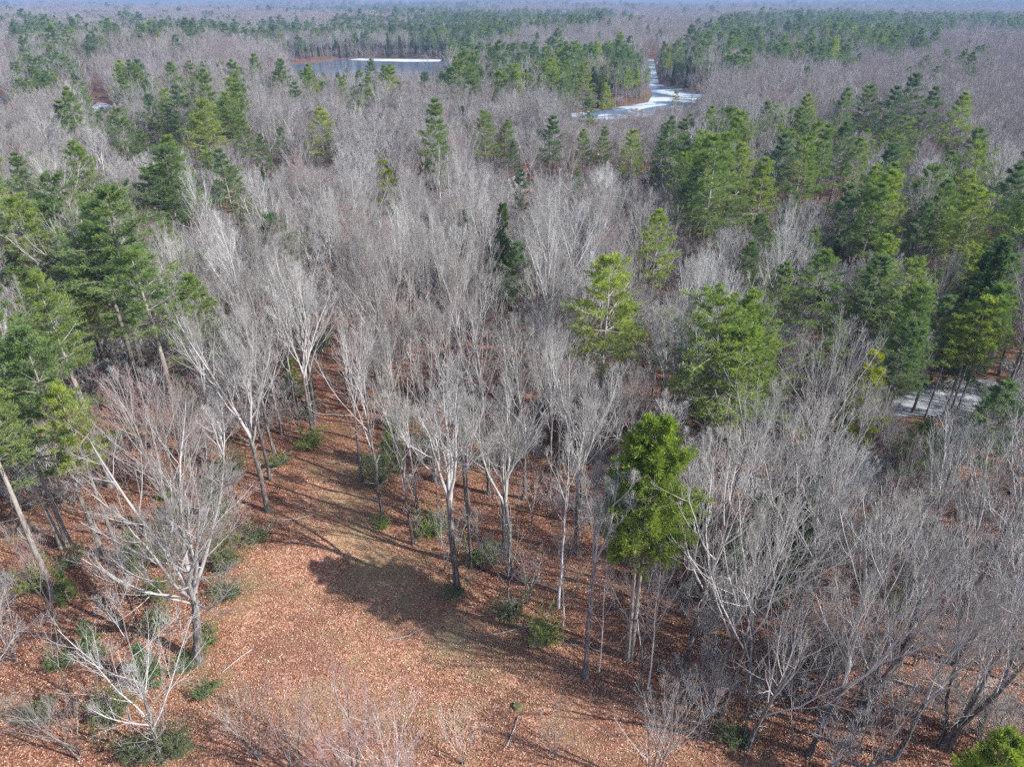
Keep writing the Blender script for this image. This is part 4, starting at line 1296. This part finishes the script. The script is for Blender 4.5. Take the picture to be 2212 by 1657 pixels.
for x, y, z, h in b_ind:
    key = random.choice(bk)
    u, v, _ = proj(np.array([x]), np.array([y]), np.array([z + h * .75]))
    lb = sector(u[0], v[0])
    sz = 'tall' if h > 17 else ('low' if h < 14.5 else 'middling')
    nmk = 'birch' if key.startswith('birch') else 'bare_tree'
    base = TONE.get(key, 'bare grey tree')
    put(nmk, key, (x, y, z), h, '%s %s %s' % (sz, base, lb), group='bare trees ' + lb, wide=random.uniform(.68, 1.05), tilt=(random.gauss(0, .03), random.gauss(0, .03)) if random.random() > .08 else (random.gauss(0, .12), random.gauss(0, .12)))
ckeys = ['pine%d' % k for k in range(7)]
for x, y, z, h in c_ind:
    u, v, _ = proj(np.array([x]), np.array([y]), np.array([z + h * .75]))
    u, v = u[0], v[0]
    if 930 < u < 1420 and 110 < v < 240 and random.random() < .5:
        key, nm = random.choice(['cedar0', 'cedar1', 'hem1']), 'cedar'
        h *= .75
        base = 'narrow dark cedar'
    else:
        key, nm, base = random.choice(ckeys), 'white_pine', 'green pine'
    lb = sector(u, v)
    if v < 250:
        lb = 'on the wooded point left of the frozen river' if 930 < u < 1420 else ('in the far pine wood right of the river' if u >= 1420 else 'in the far wood left of the pond')
    put(nm, key, (x, y, z), h, '%s %s' % (base, lb), group=base + 's ' + lb, wide=random.uniform(.8, 1.1))

# saplings and brush
RB = np.random.default_rng(91)
zones_s = [((1500, 1250), (2212, 1657), 70), ((1250, 1000), (1750, 1300), 25), ((250, 1000), (520, 1500), 12), ((0, 1300), (330, 1640), 7), ((760, 900), (1250, 1330), 34), ((430, 800), (700, 1000), 16), ((1750, 950), (2212, 1250), 40), ((0, 1000), (250, 1300), 8)]
ZL = ['in the brush of the lower right slope', 'in the brush behind the bright twin-trunked pine', 'among the bushes behind the spreading maple', 'on the leaf litter at the lower left', 'in the undergrowth right of the grassy track', 'in the undergrowth left of the grassy track', 'in the brush below the frozen pond', 'among the slanting left trunks']
for (a, b2, n_), zl in zip(zones_s, ZL):
    for k in range(n_):
        u = RB.uniform(a[0], b2[0])
        v = RB.uniform(a[1], b2[1])
        if any(inpoly(np.array([u]), np.array([v]), p)[0] for p in NOBASE[:1]):
            continue
        key = random.choice(['grey0', 'grey0', 'grey1', 'grey1', 'red1'])
        put('sapling', key, base_loc(u, v), RB.uniform(3, 7), ('thin reddish sapling ' if key == 'red1' else 'thin grey sapling ' if key == 'grey0' else 'bushy grey sapling ') + zl, group='saplings ' + zl, wide=RB.uniform(.8, 1.2))
# shrubs: (u, v, scale, key, label)
SH = [
    (673, 968, 1.2, 'shrub3', 'round bright green shrub on the leaf litter left of the grassy track'),
    (601, 1005, .9, 'shrub1', 'small green shrub at the foot of the straight tree left of the track'),
    (508, 1040, 1.5, 'shrub2', 'large soft green shrub behind the spreading maple'),
    (1180, 1380, 1.1, 'shrub3', 'bright green shrub alone between birch and tall dark-footed tree'),
    (1105, 1330, 1.1, 'shrub0', 'green shrub at the foot of the short bushy tree'),
    (495, 1230, 1.5, 'shrub2', 'tall green shrub right behind the spreading maple trunk'),
    (500, 1290, 1.2, 'shrub0', 'green shrub touching the clearing right of the maple trunk'),
    (370, 1215, 1.4, 'shrub2', 'green shrub left behind the maple fork'),
    (340, 1290, 1.3, 'shrub0', 'wide green shrub under the left maple limbs'),
    (345, 1350, 1.0, 'shrub1', 'low green shrub below the wide one under the maple'),
    (450, 1390, .9, 'shrub1', 'green shrub right at the maple foot'),
    (410, 1440, .9, 'shrub1', 'low green shrub in front of the maple foot'),
    (445, 1500, .8, 'shrub1', 'yellowish low shrub on the leaf litter below the maple'),
    (75, 1270, 1.3, 'shrub3', 'bright green shrub beside the slanting pale trunk'),
    (160, 1225, 1.0, 'shrub0', 'green shrub behind the slanting pale trunk'),
    (130, 1440, .9, 'shrub1', 'dark green shrub at lower left, upper of two'),
    (75, 1560, 1.1, 'shrub0', 'dark green shrub at lower left, lower of two'),
    (250, 1560, 1.2, 'shrub2', 'green shrub left of the forked bottom-left tree'),
    (300, 1640, 1.3, 'shrub0', 'broad green shrub at the bottom edge under the forked tree'),
    (390, 1630, 1.1, 'shrub2', 'green shrub right of the forked bottom-left tree'),
    (825, 1140, .7, 'shrub3', 'tiny green shrub at the foot of the droopy-twigged tree'),
    (985, 1290, .9, 'shrub0', 'dark green shrub at the foot of the many-armed tree'),
    (940, 1150, 1.3, 'shrub3', 'bright green shrub left of the many-armed tree'),
    (1040, 1220, 1.2, 'shrub0', 'green shrub right of the many-armed tree'),
    (930, 1000, 1.4, 'shrub2', 'green shrub in the open litter behind the many-armed tree'),
    (1060, 1000, 1.1, 'shrub0', 'green shrub in the sunlit gap behind the pale fork'),
    (820, 1050, 1.3, 'shrub2', 'soft green shrub right of the track among thin stems'),
    (870, 930, 1.3, 'shrub0', 'green shrub in the dense stand right of the track'),
    (660, 900, 1.0, 'shrub1', 'green shrub at a dark trunk left of the upper track'),
    (1760, 1440, 1.2, 'shrub2', 'dark green shrub above the dark leaning trunks on the right'),
    (1590, 1600, 1.0, 'shrub0', 'green shrub at the foot of the lower right slope trunks'),
    (1930, 1330, 1.1, 'shrub0', 'green shrub right of the leaning forked tree'),
    (700, 760, 1.3, 'shrub2', 'green shrub at the head of the grassy track'),
    (560, 1500 - 330, 1.0, 'shrub0', 'green shrub at the left edge of the shaded track'),
]
for u, v, s_, key, lb in SH:
    o = plant('shrub', key, base_loc(u, v), s_ * (.8 if u < 560 else .92), random.uniform(0, 6.28), lb, 'shrub')
# young dark thicket behind the bright pine
TH = [(1600, 1270, 9), (1650, 1230, 8), (1700, 1260, 9), (1560, 1300, 7), (1660, 1300, 7), (1720, 1200, 8), (1270, 1000, 6), (1230, 960, 7), (960, 860, 6), (1500, 1180, 6), (1430, 1030, 7), (1530, 930, 8), (1800, 1010, 6)]
for q, (u, v, h) in enumerate(TH):
    put('hemlock', random.choice(['hem0', 'hem1']), base_loc(u, v), h, 'dark young hemlock shaded under the grey crowns ' + ('in the thicket right of the bright pine' if q < 6 else 'in the wood behind the bright pine' if q > 8 else 'in the dense centre stand'),
        group='young hemlocks under the bare trees')
for q, (u, v, h) in enumerate([(380, 1160, 5), (470, 1130, 5), (300, 1230, 4), (150, 1300, 3), (330, 1480, 4), (210, 1420, 3.4), (640, 860, 5), (850, 1010, 5.5), (1000, 960, 5), (1100, 880, 6)]):
    put('young_pine', 'young', base_loc(u, v), h, ['young pine right behind the maple crown', 'young pine between maple and straight tree', 'young pine left of the maple limbs', 'tiny pine beside the slanting pale trunk', 'young pine under the maple, low and dark',
        'tiny dark pine at lower left', 'young pine left of the upper track', 'young pine right of the track behind thin stems', 'young pine in the litter of the centre stand', 'young pine in the shade behind the pale fork'][q])

# fallen logs
def log_mesh(seed, L, r_):
    rg = np.random.default_rng(seed)
    z = np.linspace(0, 1, 9)
    P = np.stack([z * L - L / 2, np.cumsum(rg.normal(0, .06, 9)), np.full(9, r_ * .8) + np.abs(rg.normal(0, .03, 9))], 1)[None]
    R = (r_ * (1 - .6 * z))[None]
    g = Geo()
    g.tubes(P, R, 8)
    P2, R2 = grow(rg, P, R, 5, .35, .95, .8, .2, lambda t, l: .14 * l + 0 * t, 3, .1, .1, .4)
    P2[:, :, 2] = np.maximum(P2[:, :, 2], .03)
    g.tubes(P2, R2, 4)
    return g.mesh('log', [M_DEAD])


LM = [log_mesh(301, 5, .13), log_mesh(302, 3.2, .08), log_mesh(303, 7, .1)]
LG = [(20, 1238, 0, .3, 'pale fallen trunk at the left edge among the pines'), (232, 1180, 1, 1.0, 'fallen grey log behind the slanting left trunks'), (300, 960, 2, .8, 'long fallen stem left behind the maple'),
      (1110, 1240, 1, 2.2, 'dark fallen branch right of the black-trunked tree'), (1190, 1275, 2, 2.6, 'long thin fallen stem between black trunk and birch'), (1700, 1500, 2, .5, 'fallen stem across the lower right slope'),
      (1890, 1380, 0, 2.8, 'fallen pale log on the orange leaf patch'), (1250, 1400, 1, 2.9, 'short fallen branch left of the bright pine'), (640, 1120, 1, .2, 'fallen branch beside the straight tree left of the track'),
      (2060, 1085, 2, .1, 'pale fallen trunk below the broad right-edge pine'), (1560, 1440, 1, 1.7, 'broken branch by the two dark trunks'), (420, 950, 2, 2.4, 'fallen grey stem in litter behind the maple crown'),
      (1950, 1480, 2, 2.7, 'fallen stem in the right-hand brush'), (880, 1370, 1, .4, 'small fallen branch on the shaded turf')]
for u, v, k, rz, lb in LG:
    x, y, z = base_loc(u, v)
    o = link('fallen_log', LM[k])
    o.location = (x, y, z + .02)
    o.rotation_euler = (0, 0, rz)
    tag(o, lb, 'log')

RD = np.random.default_rng(17)
for k in range(46):
    u, v = RD.uniform(200, 2200), RD.uniform(900, 1640)
    if inpoly(np.array([u]), np.array([v]), NOBASE[0])[0] and RD.random() < .8:
        continue
    o = link('fallen_branch', LM[k % 3])
    o.location = (lambda q: (q[0], q[1], q[2] + .01))(base_loc(u, v))
    o.scale = (RD.uniform(.3, .7),) * 3
    o.rotation_euler = (0, 0, RD.uniform(0, 6.28))
    tag(o, 'grey fallen branch lying in the leaf litter under the bare trees', 'fallen branch', group='fallen branches under the bare trees')

# mossy stump in the clearing
g = Geo()
zs = np.linspace(0, 1, 5)
P = np.stack([0 * zs, 0 * zs, zs * .32 - .05], 1)[None]
R = (.34 - .1 * zs)[None]
R[0, 0] = .48
g.tubes(P, R, 14)
P2 = np.stack([0 * zs, 0 * zs, .27 + 0 * zs + zs * .001], 1)[None]
g.tubes(P2, (.24 * (1 - zs) + .001)[None], 14)
m, nt, b = mat('mossy_stump_wood')
nt.links.new(ramp(nt, noise(nt, 5, 4, texco(nt)), [(.4, (.09, .11, .03)), (.6, (.2, .16, .09))]), b.inputs['Base Color'])
o = link('stump', g.mesh('stump', [m]))
o.location = base_loc(1117, 1528)
tag(o, 'low mossy stump alone on the leaf litter near the bottom', 'stump')

# leaf litter: separate fallen leaves over the near ground
RL = np.random.default_rng(55)
NL = 300000
u = RL.uniform(-60, 2270, NL)
v = 1760 - (1760 - 880) * RL.random(NL) ** 0.8
a_, b_ = (u - CU) / F, -(v - CV) / F
dz = -sin(PITCH) + b_ * cos(PITCH)
dy = cos(PITCH) + b_ * sin(PITCH)
t = -H / dz
x, y = a_ * t, dy * t
z = terrain(x, y) + RL.uniform(.01, .07, NL)
th = RL.uniform(0, 6.28, NL)
sz = RL.uniform(.03, .07, NL)
e1 = norm(np.stack([np.cos(th), np.sin(th), RL.normal(0, .45, NL)], 1))
e2 = norm(np.cross(e1, np.stack([RL.normal(0, .35, NL), RL.normal(0, .35, NL), np.ones(NL)], 1)))
c = np.stack([x, y, z], 1)
vv = np.stack([c - e1 * sz[:, None], c + e2 * sz[:, None] * .6, c + e1 * sz[:, None], c - e2 * sz[:, None] * .6], 1).reshape(-1, 3)
m, nt, b = mat('fallen_leaves', 0.8)
lc = ramp(nt, attr(nt, 'tone'), [(0, (.14, .065, .042)), (.35, (.35, .17, .105)), (.7, (.54, .3, .195)), (.95, (.66, .44, .32)), (1, (.8, .68, .57))])
nt.links.new(lc, b.inputs['Base Color'])
lt = make_mesh('leaf_litter', vv, [np.arange(NL * 4).reshape(-1, 4)], [m], False, None, {'tone': np.repeat(RL.random(NL), 4)})
tag(link('leaf_litter', lt), 'loose tan and rust fallen leaves covering the near ground', 'leaf litter', kind='stuff')


# ---------------------------------------------------------------- the far wood: geometry-node scatter
def scatter(name, a, protos, pick, label, cat, scl, cover=1.0):
    me = bpy.data.meshes.new(name)
    N = len(a)
    me.vertices.add(N)
    me.vertices.foreach_set('co', a[:, :3].astype(np.float32).ravel())
    rg = np.random.default_rng(len(a))
    rot = np.zeros((N, 3), np.float32)
    rot[:, 2] = rg.uniform(0, 6.283, N)
    rot[:, :2] = rg.normal(0, .03, (N, 2))
    at_ = me.attributes.new('rot', 'FLOAT_VECTOR', 'POINT')
    at_.data.foreach_set('vector', rot.ravel())
    at_ = me.attributes.new('scl', 'FLOAT_VECTOR', 'POINT')
    at_.data.foreach_set('vector', scl.astype(np.float32).ravel())
    at_ = me.attributes.new('idx', 'INT', 'POINT')
    at_.data.foreach_set('value', pick.astype(np.int32))
    me.update()
    o = link(name, me)
    tag(o, label, cat, kind='stuff')
    c = bpy.data.collections.new(name + '_kinds')
    for k, p in enumerate(protos):
        q = bpy.data.objects.new('%s_kind_%02d' % (name, k), p)
        c.objects.link(q)
    ng = bpy.data.node_groups.new(name, 'GeometryNodeTree')
    ng.interface.new_socket('Geometry', in_out='INPUT', socket_type='NodeSocketGeometry')
    ng.interface.new_socket('Geometry', in_out='OUTPUT', socket_type='NodeSocketGeometry')
    gi = ng.nodes.new('NodeGroupInput')
    go = ng.nodes.new('NodeGroupOutput')
    ip = ng.nodes.new('GeometryNodeInstanceOnPoints')
    ci = ng.nodes.new('GeometryNodeCollectionInfo')
    ci.inputs['Collection'].default_value = c
    ci.inputs['Separate Children'].default_value = True
    ci.inputs['Reset Children'].default_value = True

    def na(nm, ty):
        n_ = ng.nodes.new('GeometryNodeInputNamedAttribute')
        n_.data_type = ty
        n_.inputs['Name'].default_value = nm
        return [s_ for s_ in n_.outputs if s_.enabled and s_.name == 'Attribute'][0]
    L_ = ng.links.new
    L_(gi.outputs[0], ip.inputs['Points'])
    L_(ci.outputs[0], ip.inputs['Instance'])
    ip.inputs['Pick Instance'].default_value = True
    L_(na('idx', 'INT'), ip.inputs['Instance Index'])
    er = ng.nodes.new('FunctionNodeEulerToRotation')
    L_(na('rot', 'FLOAT_VECTOR'), er.inputs[0])
    L_(er.outputs[0], ip.inputs['Rotation'])
    L_(na('scl', 'FLOAT_VECTOR'), ip.inputs['Scale'])
    L_(ip.outputs[0], go.inputs[0])
    md = o.modifiers.new('scatter', 'NODES')
    md.node_group = ng
    return o


bp_mid = [bare_tree('mid_bare', 400 + k, h=18, r=0.17, t0=0.4, limbs=12, ang=.55, lod=1, fork=[None, (.45, 3, .3), None, (.4, 4, .3), None, (.5, 3, .3)][k], spread=.85, twig=M_FARTWIG)[0] for k in range(6)]
bp_far = [bare_tree('far_bare', 420 + k, h=18, r=0.17, t0=0.4, limbs=11, ang=.55, twig=M_FARTWIG, limb_m=M_FARTWIG, lod=2)[0] for k in range(5)]
bp_vf = [bare_tree('distant_bare', 430 + k, h=18, r=0.2, t0=0.4, limbs=9, ang=.6, spread=1.15, twig=M_FARTWIG, limb_m=M_FARTWIG, lod=3)[0] for k in range(4)]
d = np.hypot(b_rest[:, 0], b_rest[:, 1])
rg = np.random.default_rng(1)
r1 = rg.random(len(d))
pick = np.where(d < 220, (r1 * 6).astype(int), np.where(d < 700, 6 + (r1 * 5).astype(int), 11 + (r1 * 4).astype(int)))
s_ = b_rest[:, 3] / 18
wd = np.where(d < 300, 1.0, np.where(d < 700, 1.15, np.where(d < 1500, 1.5, np.where(d < 3200, 2.0, 4.0)))) * rg.uniform(.85, 1.15, len(d))
scatter('bare_forest', b_rest, bp_mid + bp_far + bp_vf, pick, 'grey-mauve leafless forest stretching to the horizon behind the nearer trees', 'forest', np.stack([s_ * wd, s_ * wd, s_], 1))

cp_mid = [conifer('mid_pine', 500 + k, h=20, r=.2, rad=[4.7, 4.1, 5.0, 4.4][k], cb=[.45, .5, .45, .4][k], lod=1, leaf=[M_PINE, M_PINEDARK, M_PINE, M_PINEDARK][k])[0] for k in range(4)]
cp_far = [conifer('far_pine', 510 + k, h=20, r=.2, rad=[4.7, 4.0, 5.0, 4.4][k], cb=[.42, .5, .45, .4][k], lod=2, leaf=[M_PINE, M_PINEDARK, M_PINEDARK, M_PINEDARK][k])[0] for k in range(4)]
cp_vf = [conifer('distant_pine', 520 + k, h=20, r=.2, rad=4.2, cb=[.3, .4, .35][k], lod=3, leaf=M_PINEDARK)[0] for k in range(3)]
cp_sh = [conifer('shore_cedar', 530 + k, h=20, r=.2, rad=[3.0, 2.6][k], cb=.05, kind='hemlock', lod=2, leaf=[M_CEDAR, M_HEM][k])[0] for k in range(2)]
d = np.hypot(c_rest[:, 0], c_rest[:, 1])
r1 = rg.random(len(d))
pick = np.where(d < 220, (r1 * 4).astype(int), np.where(d < 700, 4 + (r1 * 4).astype(int), 8 + (r1 * 3).astype(int)))
sd = np.full(len(d), 1e9)
for k in ('pond', 'river'):
    sd = np.minimum(sd, polydist(c_rest[:, 0], c_rest[:, 1], WATERS[k]))
pick = np.where((d > 220) & (d < 900) & (rg.random(len(d)) < np.where(sd < 30, .45, .15)), 11 + (r1 * 2).astype(int), pick)
c_rest[:, 3] *= rg.uniform(.75, 1.15, len(d))
c_rest[:, 3] *= np.where(pick > 10, rg.uniform(.55, .9, len(d)), 1)
s_ = c_rest[:, 3] / 20
wd = np.where(d < 700, 1.0, np.where(d < 1500, 1.25, np.where(d < 3200, 1.7, 3.5))) * rg.uniform(.8, 1.15, len(d))
scatter('pine_forest', c_rest, cp_mid + cp_far + cp_vf + cp_sh, pick, 'dark green belts of distant pines within the leafless forest', 'forest', np.stack([s_ * wd, s_ * wd, s_], 1))
# low brush between the trunks, beyond the clearing
RU = np.random.default_rng(77)
xs_, ys_ = [], []
for d0, d1, sp in ((30, 62, 2.9), (62, 140, 2.7), (140, 330, 4.2)):
    x, y = candidates(d0, d1, sp, RU)
    xs_.append(x)
    ys_.append(y)
x, y = np.concatenate(xs_), np.concatenate(ys_)
hh = RU.uniform(1.5, 5.0, len(x))
ok, z = allowed(x, y, hh, 1.2)
ub, vb, _ = proj(x, y, z)
red = inpoly(ub, vb, [(380, 1000), (560, 560), (760, 560), (1080, 760), (1120, 1060), (800, 1100)])
ok &= clear_view(x, y, z, hh) & (RU.random(len(x)) < np.where(red, .2, .8))
ok &= (np.hypot(x, y) > 62) | ((ub > 1480 + (1657 - vb) * .1) & (RU.random(len(x)) < .7)) | ((ub > 1130) & (vb < 1180))
br = np.stack([x, y, z, hh], 1)[ok]
bsh = [bare_tree('brush', 600 + k, h=4, r=.03, t0=.1, limbs=8, ang=.6, stems=4, sweep=.3, lod=1, twig=[M_TWIG, M_FARTWIG, M_TWIG][k], dens=.8)[0] for k in range(3)]
s_ = br[:, 3] / 4
scatter('brush', br, bsh, (RU.random(len(br)) * 3).astype(int), 'low tangled grey-brown brush filling the ground between the trunks', 'brush', np.stack([s_ * 1.3, s_ * 1.3, s_], 1))
print('BARE', len(bare), 'CON', len(con), 'placed', len(placed_bare), len(placed_con))

# ---------------------------------------------------------------- haze
me = bpy.data.meshes.new('haze')
x0, x1, y0, y1, z0, z1 = -13000, 13000, -13000, 13000, -12, 260
me.from_pydata([(x, y, z) for z in (z0, z1) for y in (y0, y1) for x in (x0, x1)], [], [(0, 2, 3, 1), (4, 5, 7, 6), (0, 1, 5, 4), (2, 6, 7, 3), (0, 4, 6, 2), (1, 3, 7, 5)])
hz = link('haze', me)
tag(hz, 'thin blue haze of the air over the whole landscape', 'haze', kind='stuff')
m = bpy.data.materials.new('haze_air')
m.use_nodes = True
nt = m.node_tree
nt.nodes.remove(nt.nodes['Principled BSDF'])
pv = nt.nodes.new('ShaderNodeVolumePrincipled')
pv.inputs['Color'].default_value = (0.4, 0.56, 0.92, 1)
pv.inputs['Density'].default_value = 0.00028
pv.inputs['Anisotropy'].default_value = 0.0
nt.links.new(pv.outputs[0], nt.nodes['Material Output'].inputs['Volume'])
me.materials.append(m)
